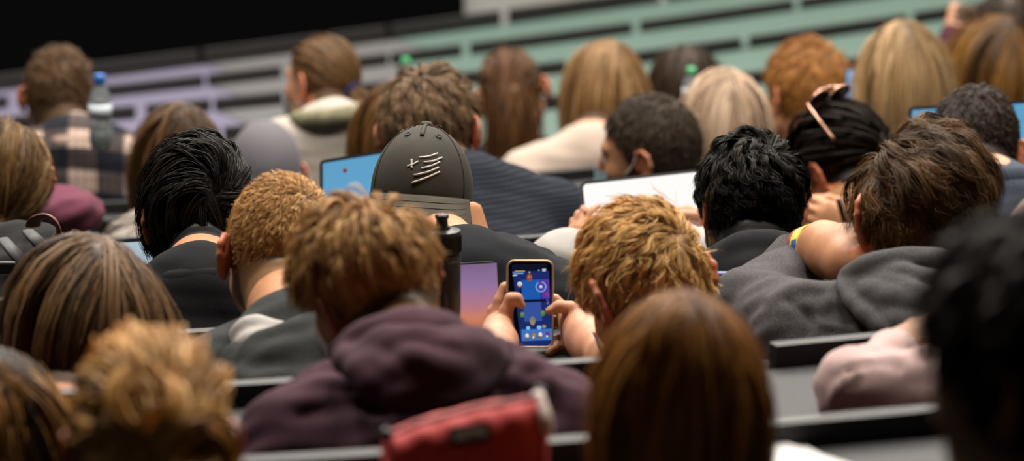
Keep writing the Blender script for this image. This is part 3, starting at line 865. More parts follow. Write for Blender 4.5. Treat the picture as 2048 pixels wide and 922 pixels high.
# stepped floor: a tread for every row
xs = np.concatenate([[XL], np.linspace(-3.2, 3.2, 17), [XR]])
def fl_z(k): return row_z(k) - .74
m = MB()
NR = 13
prev = None
for k in range(-5, NR + 1):
    xc = np.clip(xs, -3.2, 3.2); y = np.array([row_y(k, x) for x in xc]) - .62
    z = fl_z(k)
    row = np.stack([xs, y, np.full(len(xs), z)], 1)
    if prev is not None:
        up = np.stack([xs, y, np.full(len(xs), prev[0, 2])], 1)
        m.grid(np.stack([prev, up])); m.grid(np.stack([up, row]))
    else: m.grid(np.stack([np.stack([xs, np.full(len(xs), YB), row[:, 2]], 1), row]))
    prev = row
m.grid(np.stack([prev, np.stack([xs, np.full(len(xs), YF), prev[:, 2]], 1)]))
o = m.build('floor', MAT['floor']); o['kind'] = 'structure'

def curve_slab(m, k, x0, x1, dy0, dy1, z0, z1, n=14, mi=0):
    """a slab following row k between two offsets from its front edge"""
    x = np.linspace(x0, x1, n); r = []
    for xx in x:
        y = row_y(k, xx); d = row_dir(k, xx); nn = V3(-d[1], d[0], 0)
        a = V3(xx, y, 0) + nn * dy0; b = V3(xx, y, 0) + nn * dy1
        r.append([V3(a[0], a[1], z0), V3(b[0], b[1], z0), V3(b[0], b[1], z1), V3(a[0], a[1], z1)])
    r = np.array(r); g = np.concatenate([r, r[:, :1]], 1)
    m.grid(g, mi); m.add(r[0], [(0, 1, 2, 3)], mi); m.add(r[-1], [(3, 2, 1, 0)], mi)
    return m

def bench_unit(k, x0, x1, label, group=None, top=None, edge=None, back=None, seatm=None, slab_h=.045, slabs=None, slab_mat=None, name='lecture_bench', slab_t=.022, dep=DESK_D):
    """one fixed row: worktop with its edge strip, supports, and the backrests and seats hung on its far side"""
    z = row_z(k); xm = (x0 + x1) / 2
    root = thing(name, (xm, row_y(k, xm) + .15, z - .74), label, 'bench', group)
    curve_slab(MB(), k, x0, x1, .012, dep, z - .028, z).build('worktop', top or MAT['desk'], root)
    curve_slab(MB(), k, x0, x1, 0, .0118, z - .03, z + .0005).build('edge_strip', edge or MAT['desk_edge'], root)
    curve_slab(MB(), k, x0, x1, dep - .05, dep - .028, z - .5, z - .03).build('modesty_panel', back or MAT['slab'], root)
    n = 2
    for xx in np.linspace(x0 + .03, x1 - .03, n):
        curve_slab(MB(), k, xx - .02, xx + .02, .14, dep - .052, z - .735, z - .03, n=2).build('support_leg', MAT['steel'], root)
    if slabs is None:
        w = .52; nn = max(1, int(round((x1 - x0) / w))); e = np.linspace(x0, x1, nn + 1); slabs = [(e[i] + .012, e[i + 1] - .012) for i in range(nn)]
    for a, b in slabs:
        o = curve_slab(MB(), k, a, b, dep + .012, dep + .012 + slab_t, z - .30, z + slab_h, n=6).build('backrest', slab_mat or MAT['slab'], root)
    for a, b in slabs:
        curve_slab(MB(), k, a + .02, b - .02, dep + .05, dep + (.40 if dep < .3 else .24), z - .55, z - .51, n=5).build('seat', seatm or MAT['slab'], root)
    return root

names = ['under the coral pencil case', 'second from the camera', 'third from the camera', 'fourth from the camera', 'fifth from the camera', 'sixth from the camera', 'seventh from the camera', 'eighth from the camera', 'ninth from the camera']
for k in range(-1, 8):
    hw = .1191 * (row_coef(k)[0] + .6) + .75
    sl = None
    if k == -1: sl = [(-1.2, -.70), (-.68, -.245), (-.222, .055), (.08, .56), (.58, 1.1)]
    if k == 0: sl = [(-1.35, -.80), (-.78, -.36), (-.34, .06), (.08, .376), (.402, .80), (.82, 1.3)]
    if k == 3:                              # the person with the sunglasses leans clear of a folded seat back
        sl = [(-1.75, -1.26), (-1.24, -.75), (-.73, -.24), (-.22, .27), (.81, 1.2), (1.22, 1.7)]
    bench_unit(k, -hw, hw, 'curved dark grey desk row with black seat backs, ' + names[k + 1], slabs=sl, slab_h=.026)

# empty rows at the front: lavender, grey and turquoise blocks
ords = ['first', 'second', 'third', 'fourth', 'fifth', 'sixth']
for j in range(1, 5):
    k = 7 + j; yy = row_coef(k)[0]; dd = yy * .974 + .5
    xa, xb = (560 - 1024) / F * dd, (930 - 1024) / F * dd
    hw = .1191 * dd + .5
    for (a, b, mt, cn) in ((-hw, xa, 'lav', 'lavender'), (xa, xb, 'greyl', 'pale grey'), (xb, hw, 'turq', 'turquoise')):
        n = max(1, int(round((b - a) / .62))); off = .16 * (j % 3)
        e = [a] + [x for x in np.arange(a + .25 + off, b - .1, .60 if mt == 'turq' else .55)] + [b]
        sl = [(e[i] + (.02 if i else 0), e[i + 1] - .02) for i in range(len(e) - 1) if e[i + 1] - e[i] > .12]
        bench_unit(k, a + .004, b - .004, (('%s desk row with dark seat backs just past the plaid shirt and ponytail' % cn) if j == 1 else ('%s empty desk row with dark seat backs, %s' % (cn, {2: 'second past the students', 3: 'third past the students', 4: 'the last before the front wall'}[j]))), 'empty desk rows at the front',
                   top=MAT[mt], edge=MAT[mt], back=MAT[mt], seatm=MAT[mt], slab_h=.036 if j < 4 else .05, dep=.42, slabs=sl, slab_mat=MAT['slab_brown'])
# black panel over the left part of the front wall
m = MB()
pw = [];
xe = (932 - 1024) / F * 19.6
for x in np.linspace(XL + .3, xe, 30):
    y = 19.0 + .55 * max(x, -3) - .08; pw.append([V3(x, y, 0.3), V3(x, y, 6.5)])
pw = np.array(pw); o_ = V3(.0, -.04, 0)
m.grid(pw + o_); m.grid(pw[::-1]); 
m.add([pw[-1, 0], pw[-1, 0] + o_, pw[-1, 1] + o_, pw[-1, 1]], [(0, 1, 2, 3)]); m.add([pw[0, 1], pw[0, 1] + o_, pw[-1, 1] + o_, pw[-1, 1]], [(0, 1, 2, 3)])
o = m.build('wall_panel', MAT['black']); tag(o, 'large matt black panel covering the front wall beside the pale grey wall', 'panel')

# ------------------------------------------------------------------ lamps, camera, view
def area(name, loc, size, power, col=(1, .93, .84), rot=(0, 0, 0)):
    l = bpy.data.lights.new(name, 'AREA'); l.shape = 'RECTANGLE'; l.size, l.size_y = size; l.energy = power; l.color = col
    o = bpy.data.objects.new(name, l); COL.objects.link(o); o.location = loc; o.rotation_euler = rot; return o
for i, y in enumerate((6.6, 10.0, 13.4, 16.8)):
    for x in (-2.6, .3, 3.2):
        area('ceiling_lamp', (x, y, 8.0), (1.5, .45), 230)
w = bpy.data.worlds.new('world'); scene.world = w; w.use_nodes = True
w.node_tree.nodes['Background'].inputs['Color'].default_value = (.5, .5, .5, 1); w.node_tree.nodes['Background'].inputs['Strength'].default_value = .035
cd = bpy.data.cameras.new('camera'); cam = bpy.data.objects.new('camera', cd); COL.objects.link(cam)
cam.location = CAM; cam.rotation_euler = (math.pi / 2 - TH, 0, 0)
cd.sensor_width = 36.0; cd.sensor_fit = 'HORIZONTAL'; cd.lens = F / 2048 * 36.0; cd.clip_start = .05; cd.clip_end = 200
cd.dof.use_dof = True; cd.dof.focus_distance = 6.45; cd.dof.aperture_fstop = 4.6; cd.dof.aperture_blades = 9
scene.camera = cam
scene.view_settings.view_transform = 'Standard'; scene.view_settings.look = 'None'; scene.view_settings.gamma = 1.0; scene.view_settings.use_curve_mapping = False
scene.view_settings.exposure = -0.06
scene.cycles.use_denoising = True
scene.cycles.max_bounces = 6; scene.cycles.diffuse_bounces = 3; scene.cycles.glossy_bounces = 3; scene.cycles.transmission_bounces = 6; scene.cycles.caustics_reflective = False; scene.cycles.caustics_refractive = False
# ------------------------------------------------------------------ hair palettes (linear)
BLACK = [(.004, .0035, .003), (.008, .007, .006), (.014, .011, .010)]
DARKBR = [(.012, .008, .006), (.024, .016, .011), (.045, .029, .019)]
BROWN = [(.035, .02, .01), (.075, .043, .021), (.13, .078, .04)]
MIDBR = [(.05, .03, .015), (.11, .066, .033), (.2, .125, .066)]
GOLD = [(.13, .066, .024), (.27, .15, .062), (.46, .285, .135)]
GINGER = [(.12, .055, .018), (.24, .12, .045), (.40, .225, .10)]
LBLOND = [(.22, .125, .052), (.42, .265, .125), (.66, .46, .25)]
PALE = [(.28, .17, .10), (.5, .34, .22), (.78, .6, .45)]
HONEY = [(.12, .05, .014), (.29, .135, .042), (.47, .255, .10)]
c_ = lambda p: p[1]

FAB = {}
def fab(n, *a, **k):
    if n not in FAB: FAB[n] = fabric(n, *a, **k)
    return FAB[n]
maroon = fab('maroon_sweat', (.07, .029, .043), fine=700, vary=.12)
greymel = fab('grey_melange', (.07, .066, .07), fine=850, vary=.5, bump=.5, fleck=.3, fleck_col=(.42, .40, .40))
blackc = fab('black_cotton', (.0065, .0065, .008), fine=600)
blackt = fab('charcoal_tee', (.010, .0115, .0145), fine=800)
charcoal = fab('charcoal_marl', (.032, .0345, .034), fine=160, vary=.35)
whitec = fab('cream_knit', (.42, .37, .32), fine=300, vary=.06)
beige = fab('oatmeal_knit', (.44, .35, .29), fine=300, vary=.06)
pink = fab('pale_pink_sweat', (.56, .39, .37), fine=500, vary=.05)
lgrey = fab('pale_grey_sweat', (.38, .355, .335), fine=500, vary=.08)
bluegrey = fab('blue_grey_knit', (.065, .078, .105), fine=350, vary=.3)
tanc = fab('tan_sweater', (.26, .13, .06), fine=500, vary=.12)
navyd = fab('dark_navy', (.012, .014, .022))
wine = fab('wine_red_knit', (.055, .012, .02), fine=400)
beanieg = fab('grey_beanie_knit', (.135, .125, .14), fine=500, vary=.1)

# ================= row nearest the camera
g = person('a1', 'person with long straight honey blonde hair seated nearest the camera before the white papers', (1364, 770), 4.05, s=.80, yaw=6, pitch=4, tone='warm', ear=.0, vox=.008, cvox=.014, top=blackc, sw=.15, off=.01)
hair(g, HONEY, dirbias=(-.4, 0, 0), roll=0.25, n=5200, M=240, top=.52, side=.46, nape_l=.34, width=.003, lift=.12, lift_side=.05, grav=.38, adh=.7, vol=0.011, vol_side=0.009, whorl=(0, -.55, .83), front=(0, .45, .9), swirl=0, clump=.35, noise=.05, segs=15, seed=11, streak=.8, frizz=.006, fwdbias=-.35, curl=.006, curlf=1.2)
g = person('a2', 'person with messy golden blonde hair pinned up at the lower edge', (296, 890), 4.1, s=0.869, yaw=14, pitch=8, roll=0, tone='warm', vox=.008, cvox=.014, top=navyd, sw=.14, scalp=c_(GOLD), row=-1)
hair(g, [(.13, .07, .026), (.47, .28, .115), (.75, .52, .27)], n=6000, M=160, width=.0035, vol=.018, vol_side=.012, tie=(.0, -.10, .03), swirl=.5, noise=.3, lift=.4, lift_side=.3, segs=9, seed=12, streak=.85, frizz=.008, nape=-.085,
     loops=[dict(at=(-.02, -.085, .045), r=.042, n=4200, locks=26, rand=.8, axis=(-.2, -.8, .6), w=1.1), dict(at=(.035, -.09, .0), r=.038, n=2600, locks=18, rand=.8, axis=(.4, -.8, .3), w=1.1)])
g = person('a3', 'person with dark hair streaked blonde in the bottom corner behind the pinned up hair', (-12, 905), 4.68, s=1.011, yaw=-6, pitch=6, tone='fair', ear=.0, vox=.009, cvox=.014, top=blackc, sw=.15, row=0)
hair(g, [(.008, .005, .0035), (.016, .010, .006), (.22, .115, .04), (.42, .24, .10)], roll=0.3, n=4200, M=150, top=.46, side=.42, nape_l=.32, width=.003, lift=.12, lift_side=.06, grav=.36, adh=.7, vol=.014, vol_side=.012, whorl=(.0, -.5, .85), front=(0, .4, .9), swirl=0, clump=.5, noise=.08, segs=14, seed=13, streak=1.0, fwdbias=-.3)
g = person('a4', 'person with dark brown hair very close to the camera at the bottom corner', (2110, 732), 3.45, s=1.02, yaw=48, pitch=4, tone='warm', vox=.009, cvox=.014, top=blackc, scalp=c_(DARKBR), skinmul=.5)
hair(g, [(.006, .004, .003), (.014, .008, .005), (.03, .018, .011)], cmul=0.8, mat=MAT['hair_black'], n=4500, M=200, top=.07, side=.05, nape_l=.04, width=.003, lift=.5, lift_side=.3, grav=.12, vol=.022, vol_side=.014, segs=8, seed=14, frizz=.004, nape=-0.035, noise=.08, roll=.3)

# ================= row of the maroon hoodie
g = person('b0', 'person at the side edge with only an ear and dark shoulder in view', (-142, 520), 7.25, s=1.119, yaw=0, pitch=6, tone='fair', vox=.008, cvox=.014, top=navyd, scalp=c_(DARKBR), row=3)
hair(g, DARKBR, n=2600, M=150, top=.05, side=.02, nape_l=.015, width=.002, seed=20)
g = person('b1', 'person with long straight brown hair leaning beside the black jacket', (188, 655), 5.45, s=1.08, yaw=18, pitch=8, roll=-10, tone='fair', ear=.0, arm_out=.02, vox=.008, cvox=.014, top=blackc, sw=.12, nb=(70, 930, 5.27), row=1)
hair(g, [(.045, .024, .011), (.13, .075, .038), (.30, .19, .10)], frizz=0.004, curl=0.006, sat=1.0, roll=0.25, n=5600, M=260, top=.5, side=.42, nape_l=.32, width=.0024, lift=0.2, lift_side=.05, grav=.36, adh=.7, vol=.012, vol_side=.012, whorl=(.28, -.4, .86), front=(.2, .5, .85), swirl=0, clump=0.5, noise=.05, segs=15, seed=21, streak=.85, fwdbias=-.3, dirbias=(-.9, 0, 0))

purple_wr = [([(560, 760), (640, 730), (700, 745)], 16, -.006), ([(600, 830), (700, 800), (800, 835)], 18, -.006), ([(1010, 760), (1060, 730), (1100, 760)], 16, .007), ([(960, 830), (1040, 790), (1110, 820)], 18, -.006)]
g = person('b2', 'person in a maroon hoodie with short fair brown hair, bending forward', (742, 578), 5.0, s=.81, yaw=36, pitch=22, roll=-12, nb=(850, 775, 4.79), sw=.14, tone='warm', vox=.0045, cvox=.008, top=maroon, top_name='hoodie',
           scalp=(.12, .065, .03), nape=-.062, off=.012, wrinkles=purple_wr, top_noise=.006, skinmul=.85, ear=1.15)
hair(g, [(.20, .115, .048), (.38, .235, .11), (.60, .41, .21)], sat=1.15, roll=0.4, n=14000, M=1100, top=.06, side=0.02, nape_l=0.012, width=.0011, lift=0.2, lift_side=0.12, grav=.2, adh=0.9, vol=0.036, vol_side=0.007, wpx=(752, 384), swirl=.2, clump=0.45, noise=0.07, segs=9, seed=22, streak=.75, frizz=.003, nape=-.064, stray=0.006)
Q = lambda x, y, d: P(x, y, d * .868)
blob('hood', maroon, g['root'], [
    ([Q(688, 712, 5.42), Q(745, 682, 5.40), Q(820, 664, 5.42), Q(885, 668, 5.5), Q(930, 690, 5.56)], [.018, .0235, .026, .024, .016]),
    ([Q(694, 712, 5.38), Q(735, 748, 5.30), Q(790, 780, 5.27), Q(860, 790, 5.27), Q(930, 768, 5.32), Q(985, 722, 5.42), Q(1000, 694, 5.5)], [.016, .019, .022, .024, .022, .018, .013]),
    ([Q(740, 710, 5.36), Q(800, 712, 5.32), Q(870, 722, 5.31), Q(935, 716, 5.36), Q(970, 702, 5.44)], [.022, .034, .038, .034, .02]),
    ([Q(722, 712, 5.34), Q(775, 738, 5.275), Q(840, 764, 5.26), Q(900, 752, 5.275), Q(950, 722, 5.34)], [.014, .015, .016, .015, .013]),
    ([Q(760, 690, 5.35), Q(820, 722, 5.27), Q(885, 738, 5.265), Q(930, 722, 5.30)], [.014, .016, .016, .012]),
    ([Q(835, 680, 5.36), Q(890, 700, 5.29), Q(930, 702, 5.33)], [.013, .016, .012]),
], vox=.0045, k=.006, noise=.002)
face_mask(g, MAT['white_cloth'])

# blond with the phone
pr = 5.95
def q3(px, py, dd=0.0, base=pr): return P(px, py, base + dd)
right_hand = [
    ([q3(1208, 712, -.15), q3(1172, 676, -.05), q3(1146, 648, .004)], [.025, .025, .018], .016),
    ([q3(1198, 690, -.11), q3(1162, 650, -.01), q3(1130, 622, .02)], [.022, .021, .013], .016),
    ([q3(1188, 702, -.10), q3(1146, 684, .0)], [.022, .015], .014),
    ([q3(1170, 650, -.010), q3(1141, 617, -.016), q3(1118, 613, -.020), q3(1098, 622, -.021)], [.014, .0095, .0082, .0062], .005),
    ([q3(1136, 626, .018), q3(1110, 600, .021), q3(1080, 596, .024), q3(1060, 606, .024)], [.0095, .008, .0072, .006], .003),
    ([q3(1140, 652, .022), q3(1100, 640, .025), q3(1066, 640, .025)], [.0095, .008, .0065], .003),
    ([q3(1140, 676, .021), q3(1106, 682, .023), q3(1080, 676, .025)], [.0095, .008, .0065], .003),
    ([q3(1146, 692, .006), q3(1114, 692, .004), q3(1104, 700, -.004), q3(1098, 706, -.008)], [.009, .0078, .007, .006], .003)]
left_hand = [
    ([q3(996, 730, -.17), q3(998, 684, -.06), q3(1002, 648, -.006)], [.025, .0235, .014], .016),
    ([q3(990, 706, -.12), q3(990, 656, .0)], [.021, .018], .016),
    ([q3(1008, 664, -.012), q3(1012, 622, -.014), q3(1022, 598, -.016), q3(1034, 597, -.018), q3(1043, 610, -.018)], [.0145, .0095, .0088, .0078, .006], .004),
    ([q3(994, 646, .012), q3(999, 602, .016), q3(1010, 576, .019), q3(1034, 572, .022), q3(1052, 582, .022)], [.0105, .0088, .008, .007, .006], .003),
    ([q3(986, 654, .016), q3(987, 622, .022), q3(1002, 606, .026), q3(1036, 606, .027)], [.0105, .0088, .0078, .0062], .003),
    ([q3(982, 666, .014), q3(980, 640, .022), q3(1000, 632, .027), q3(1034, 636, .027)], [.0102, .0085, .0076, .0062], .003),
    ([q3(984, 682, .01), q3(984, 664, .022), q3(1008, 660, .027), q3(1030, 662, .027)], [.0095, .0078, .007, .006], .003)]
g = person('b3', 'person with tousled golden hair, head bowed over the phone held in both hands', (1292, 572), 5.70, s=.915, yaw=30, pitch=36, roll=-6, nb=(1325, 790, 5.5), sw=.145, tone='fair', arm_out=.02, vox=.0028, cvox=.010, top=navyd,
           scalp=(.42, .24, .13), nape=-.06, off=.012,
           handR=dict(W=q3(1214, 716, -.17), E=P(1285, 772, 5.6), chains=right_hand), sleeve=.35, handL=dict(W=q3(1000, 734, -.18), E=P(1015, 800, 5.5), chains=left_hand))
hair(g, [(.27, .165, .07), (.54, .36, .17), (.84, .62, .35)], sat=1.15, n=15000, M=480, top=.065, side=.04, nape_l=.022, width=.0011, lift=0.3, lift_side=.22, grav=.08, adh=.8, vol=.018, vol_side=.011, wpx=(1378, 466), swirl=.15, clump=0.7, noise=0.18, segs=10, seed=23, streak=.7, frizz=.0025, curl=0.009, curlf=.8, nape=-.064, stray=.012, dirbias=(-.25, 0, 0))
face_mask(g, MAT['white_cloth'])

# grey hoodie, wrist at the neck
hg = [
    ([P(1608, 510, 6.10), P(1648, 492, 6.06), P(1698, 500, 6.02), P(1753, 512, 5.98)], [.028, .032, .033, .030], .02),
    ([P(1658, 514, 6.03), P(1698, 526, 5.98), P(1743, 526, 5.95)], [.030, .030, .026], .02),
    ([P(1743, 494, 6.0), P(1783, 490, 6.02), P(1803, 514, 6.04)], [.0115, .010, .0085], .005),
    ([P(1748, 509, 5.98), P(1790, 514, 6.02), P(1804, 536, 6.04)], [.0115, .010, .0085], .005),
    ([P(1743, 526, 5.97), P(1780, 536, 5.99), P(1793, 554, 6.02)], [.011, .0095, .008], .005),
    ([P(1730, 538, 5.96), P(1760, 554, 5.98), P(1772, 570, 6.0)], [.010, .0085, .007], .005),
    ([P(1670, 526, 6.0), P(1680, 552, 5.985), P(1688, 567, 5.975)], [.014, .0115, .009], .008)]
grey_wr = [([(1575, 600), (1620, 640), (1600, 700)], 9, -.005), ([(1660, 590), (1630, 650), (1605, 720)], 5, .004), ([(1700, 640), (1760, 655), (1820, 690)], 8, -.006), ([(1650, 650), (1720, 670), (1780, 700)], 8, .005), ([(1540, 600), (1590, 570), (1650, 580)], 10, .005), ([(1640, 690), (1700, 700), (1760, 720)], 8, -.005)]
def grey_extra(S, g):
    pass
g = person('b4', 'person in a marled grey hoodie with thick wavy brown hair and yellow wristband', (1840, 425), 5.95, s=.95, yaw=10, pitch=14, roll=2, nb=(1822, 655, 5.85), sw=.165, tone='warm', vox=.0042, cvox=.007, top=greymel, top_name='hoodie',
           scalp=c_(BROWN), nape=-.08, off=.012, wrinkles=grey_wr, top_noise=.005, lean=20,
           handL=dict(S=P(1614, 672, 5.85), W=P(1612, 515, 6.12), E=P(1506, 615, 6.0), chains=hg), row=1)
hair(g, [(.03, .017, .008), (.075, .043, .02), (.15, .09, .045)], roll=0.4, n=26000, M=300, top=.10, side=0.035, nape_l=.05, width=0.0008, lift=0.18, lift_side=0.12, grav=.12, adh=0.9, vol=0.03, vol_side=0.014, wpx=(1718, 262), swirl=0.2, clump=0.35, noise=0.14, segs=14, seed=24, streak=.7, frizz=0.005, curl=0.011, curlf=.75, nape=-.09, stray=0.006, dirbias=(.3, -.1, 0))
blob('hood', greymel, g['root'], [
    ([P(1692, 560, 5.82), P(1735, 536, 5.77), P(1800, 524, 5.75), P(1880, 526, 5.77), P(1960, 550, 5.85)], [.014, .018, .019, .019, .018]),
    ([P(1684, 566, 5.80), P(1712, 606, 5.74), P(1760, 650, 5.69), P(1815, 690, 5.67), P(1880, 712, 5.67), P(1950, 705, 5.72)], [.010, .013, .015, .017, .018, .018]),
    ([P(1705, 572, 5.79), P(1760, 590, 5.72), P(1830, 612, 5.69), P(1930, 625, 5.72)], [.014, .020, .024, .026]),
    ([P(1715, 560, 5.78), P(1790, 570, 5.715), P(1860, 600, 5.685), P(1940, 610, 5.72)], [.012, .015, .016, .016]),
    ([P(1735, 615, 5.735), P(1800, 645, 5.685), P(1870, 672, 5.67), P(1950, 668, 5.71)], [.015, .022, .026, .026]),
    ([P(1740, 548, 5.76), P(1820, 552, 5.72), P(1900, 575, 5.71)], [.013, .016, .018]),
], vox=.004, k=.005, noise=.0012)
# the turned back cuff and the yellow and blue paper wristband
c0, c1 = P(1578, 546, 6.10), P(1602, 516, 6.115); ax = nrm(c1 - c0); 
MB().tube([c0 - ax * .03, c0, c0 + ax * .02, c1 + ax * .002], [.047, .046, .045, .044], 24, cap=False).tube([c1 + ax * .003, c1 - ax * .02], [.0435, .040], 24, cap=False).build('cuff', greymel, g['root'], smooth=True)
wb = P(1626, 500, 6.085); wa = nrm(P(1658, 492, 6.06) - P(1611, 511, 6.10)); wu = nrm(np.cross(wa, FWD)); ww = np.cross(wa, wu)
yl = plain('band_yellow', (.75, .62, .04), .5); bl = plain('band_blue', (.02, .12, .38), .5); brd = plain('band_bead', (.55, .38, .28), .6); red_ = plain('band_red', (.3, .03, .04), .7)
def band(name, c, w, r0, a0, a1, mat, parent, seg=40):
    a = np.linspace(a0, a1, seg); gr = []
    for t in (-w / 2, w / 2): gr.append([c + wa * t + r0 * (math.cos(x) * wu * 1.02 + math.sin(x) * ww) for x in a])
    gr.append([c + wa * w / 2 + (r0 - .0015) * (math.cos(x) * wu * 1.02 + math.sin(x) * ww) for x in a]); gr.append([c - wa * w / 2 + (r0 - .0015) * (math.cos(x) * wu * 1.02 + math.sin(x) * ww) for x in a]); gr.append(gr[0])
    return MB().grid(np.array(gr)).build(name, mat, parent, smooth=True)
bnd = band('wristband', wb, .018, .0355, 0, 6.2832, yl, g['root'])
tow = math.atan2(np.dot(-FWD, ww), np.dot(-FWD, wu))
band('print', wb, .011, .0361, tow - .75, tow + .45, bl, bnd, 16)
for i in range(5):
    band('print', wb + wa * (-.003 + .0015 * i), .0006, .0364, tow - .3, tow + .3, yl, bnd, 8)
MB().tube([wb + wa * .012 + ww * .0 - FWD * .036 - wu * .012, wb + wa * .02 - FWD * .034 - wu * .02], .007, 10).build('clasp', brd, bnd, smooth=True)
band('bracelet', wb + wa * -.012, .006, .036, 0, 6.2832, red_, g['root'])
# pink sleeve
hp = dict(W=P(1794, 704, 5.27), E=P(1714, 782, 5.06), S=P(1985, 775, 4.97), fwd=RGT * .75 + UPV * .35 + FWD * .25, dorsal=UPV - FWD * .4, side=FWD * .6 + UPV * .5, curl=(.5, .7, .5), spread=.8, thumb=(.5, .4))
pink_wr = [([(1700, 740), (1750, 725), (1800, 735)], 7, -.006), ([(1665, 800), (1680, 770), (1720, 745)], 7, .006), ([(1740, 700), (1800, 690), (1850, 720)], 9, -.005)]
g = person('a5', 'person in a pale pink hooded sweatshirt, bent arm resting on the desk edge', (2190, 590), 5.05, s=.95, yaw=5, pitch=10, nb=(2160, 740, 4.9), sw=.15, tone='tan', vox=.0055, cvox=.009, top=pink, top_name='sweatshirt', off=.004, sleeve=.9, handL=hp, row=0, wrinkles=pink_wr, scalp=c_(DARKBR))
hair(g, DARKBR, n=2500, M=150, top=.2, side=.2, nape_l=.1, width=.002, lift=.1, lift_side=.05, grav=.3, seed=25, segs=10)
blob('hood', pink, g['root'], [([hl(g, -.105, .03, -.09), hl(g, -.11, .03, 0), hl(g, -.08, .02, .09), hl(g, 0, .02, .13), hl(g, .08, .02, .09), hl(g, .11, .03, 0), hl(g, .105, .03, -.09)], [.014, .014, .014, .014, .014, .014, .014]),
    ([hl(g, -.09, -.03, -.1), hl(g, -.1, -.05, 0), hl(g, -.06, -.05, .09), hl(g, .06, -.05, .09), hl(g, .1, -.05, 0), hl(g, .09, -.03, -.1)], [.025, .025, .03, .03, .025, .025]),
    ([hl(g, 0, -.1, .05), hl(g, 0, -.115, -.02), hl(g, 0, -.1, -.12)], [.04, .05, .06], .03), ([hl(g, -.06, -.08, .02), hl(g, -.06, -.09, -.1)], [.045, .05], .03), ([hl(g, .06, -.08, .02), hl(g, .06, -.09, -.1)], [.045, .05], .03)], vox=.01, k=.03)

# ================= row of the cap
g = person('c1', 'person with cropped ginger blond hair and charcoal hood over a pale collar', (562, 497), 5.98, s=.92, yaw=16, pitch=3, roll=3, nb=(600, 690, 5.72), sw=.125, tone='warm', arm_out=.02, vox=.0045, cvox=.010, top=charcoal, top_name='jacket', scalp=(.20, .105, .045), nape=-.11, neck_r=.061, skinmul=1.0, row=1)
hair(g, [(.20, .12, .052), (.38, .235, .115), (.62, .43, .24)], sat=1.2, n=22000, M=1600, top=.017, side=.008, nape_l=0.005, width=.0009, lift=.5, lift_side=.55, grav=.03, adh=.3, vol=.003, vol_side=.001, wpx=(615, 392), swirl=.2, clump=.35, noise=.12, segs=5, seed=31, streak=.5, frizz=.0025, nape=-0.115)
blob('hood', charcoal, g['root'], [
    ([P(445, 715, 5.653), P(490, 710, 5.506), P(560, 680, 5.462), P(625, 655, 5.506), P(690, 650, 5.593)], [0.0138, 0.0167, 0.0180, 0.0180, 0.0180]),
    ([P(445, 725, 5.636), P(490, 765, 5.445), P(560, 780, 5.410), P(640, 760, 5.462), P(700, 720, 5.550)], [0.0153, 0.0208, 0.0235, 0.0235, 0.0208]),
    ([P(470, 725, 5.531), P(540, 730, 5.445), P(620, 705, 5.480), P(690, 690, 5.550)], [0.0208, 0.0277, 0.0305, 0.0277])], vox=.006, k=.01, noise=.002)
blob('inner_collar', fab('pale_marl', (.45, .42, .40), fine=200, vary=.15), g['root'], [
    ([P(468, 700, 5.653), P(478, 668, 5.567), P(510, 652, 5.531), P(560, 662, 5.514), P(615, 660, 5.567)], [0.0069, 0.0097, 0.0111, 0.0083, 0.0069]),
    ([P(472, 700, 5.619), P(500, 688, 5.514), P(545, 676, 5.497)], [0.0083, 0.0138, 0.0083])], vox=.005, k=.012)
g = person('c2', 'person with collar length black wavy hair and black jacket', (402, 428), 6.52, s=.92, yaw=16, pitch=8, roll=0, nb=(398, 590, 6.30), sw=.14, tone='warm', arm_out=.02, vox=.005, cvox=.010, top=blackc, top_name='jacket', scalp=c_(BLACK), nape=-.09, row=2)
hair(g, [(.004, .0033, .003), (.008, .0065, .0055), (.017, .013, .010)], cmul=0.8, mat=MAT['hair_black'], n=20000, M=420, top=.13, side=0.115, nape_l=0.085, width=.0012, lift=.4, lift_side=.15, grav=.16, adh=.7, vol=.026, vol_side=.012, wpx=(436, 385), swirl=.45, clump=.75, noise=.14, segs=12, seed=32, streak=.8, frizz=.0025, curl=.005, curlf=.8, nape=-.105, stray=.008, dirbias=(.1, 0, 0))
collar_ring(g, blackc, .066, .012, .015)
hc = dict(W=P(962, 512, 6.920), E=P(1010, 538, 6.852), fwd=UPV * .9 - RGT * .25, dorsal=RGT + FWD * .3, side=-FWD * .6 - RGT * .4, curl=(.9, .9, .5), spread=.6, thumb=(.4, .3))
g = person('c3', 'person in a backwards olive baseball cap and black T-shirt', (845, 385), 6.68, s=.92, yaw=-4, pitch=14, roll=3, nb=(930, 560, 6.45), sw=.155, tone='warm', arm_out=.02, vox=.0052, cvox=.010, top=blackt, top_name='tshirt', scalp=c_(BROWN), nape=-.06, handR=hc, off=.012, ear=.05, row=2)
hair(g, BROWN, frizz=0.001, n=2500, M=150, top=0.003, side=0.012, nape_l=.015, width=.0014, lift=.2, vol=0, vol_side=.003, seed=33, segs=5)
capman = g
g = person('c4', 'person with thick black curly hair and black hoodie before the white tablet', (1502, 405), 6.9, s=.91, ear=.4, yaw=10, pitch=10, roll=2, nb=(1525, 560, 6.75), sw=.165, tone='warm', vox=.005, cvox=.010, top=blackc, top_name='hoodie', scalp=c_(BLACK), nape=-.085, row=2)
hair(g, [(.0035, .003, .003), (.007, .006, .0055), (.018, .014, .012)], cmul=0.8, mat=MAT['hair_black'], n=16000, M=380, top=.06, side=.045, nape_l=.03, width=.0011, lift=0.25, lift_side=0.15, grav=.06, adh=.75, vol=.024, vol_side=.013, whorl=(.35, -.3, .88), swirl=.4, clump=0.6, noise=0.15, segs=11, seed=34, streak=.7, frizz=0.002, curl=0.007, curlf=1.4, nape=-.095, stray=0.004)
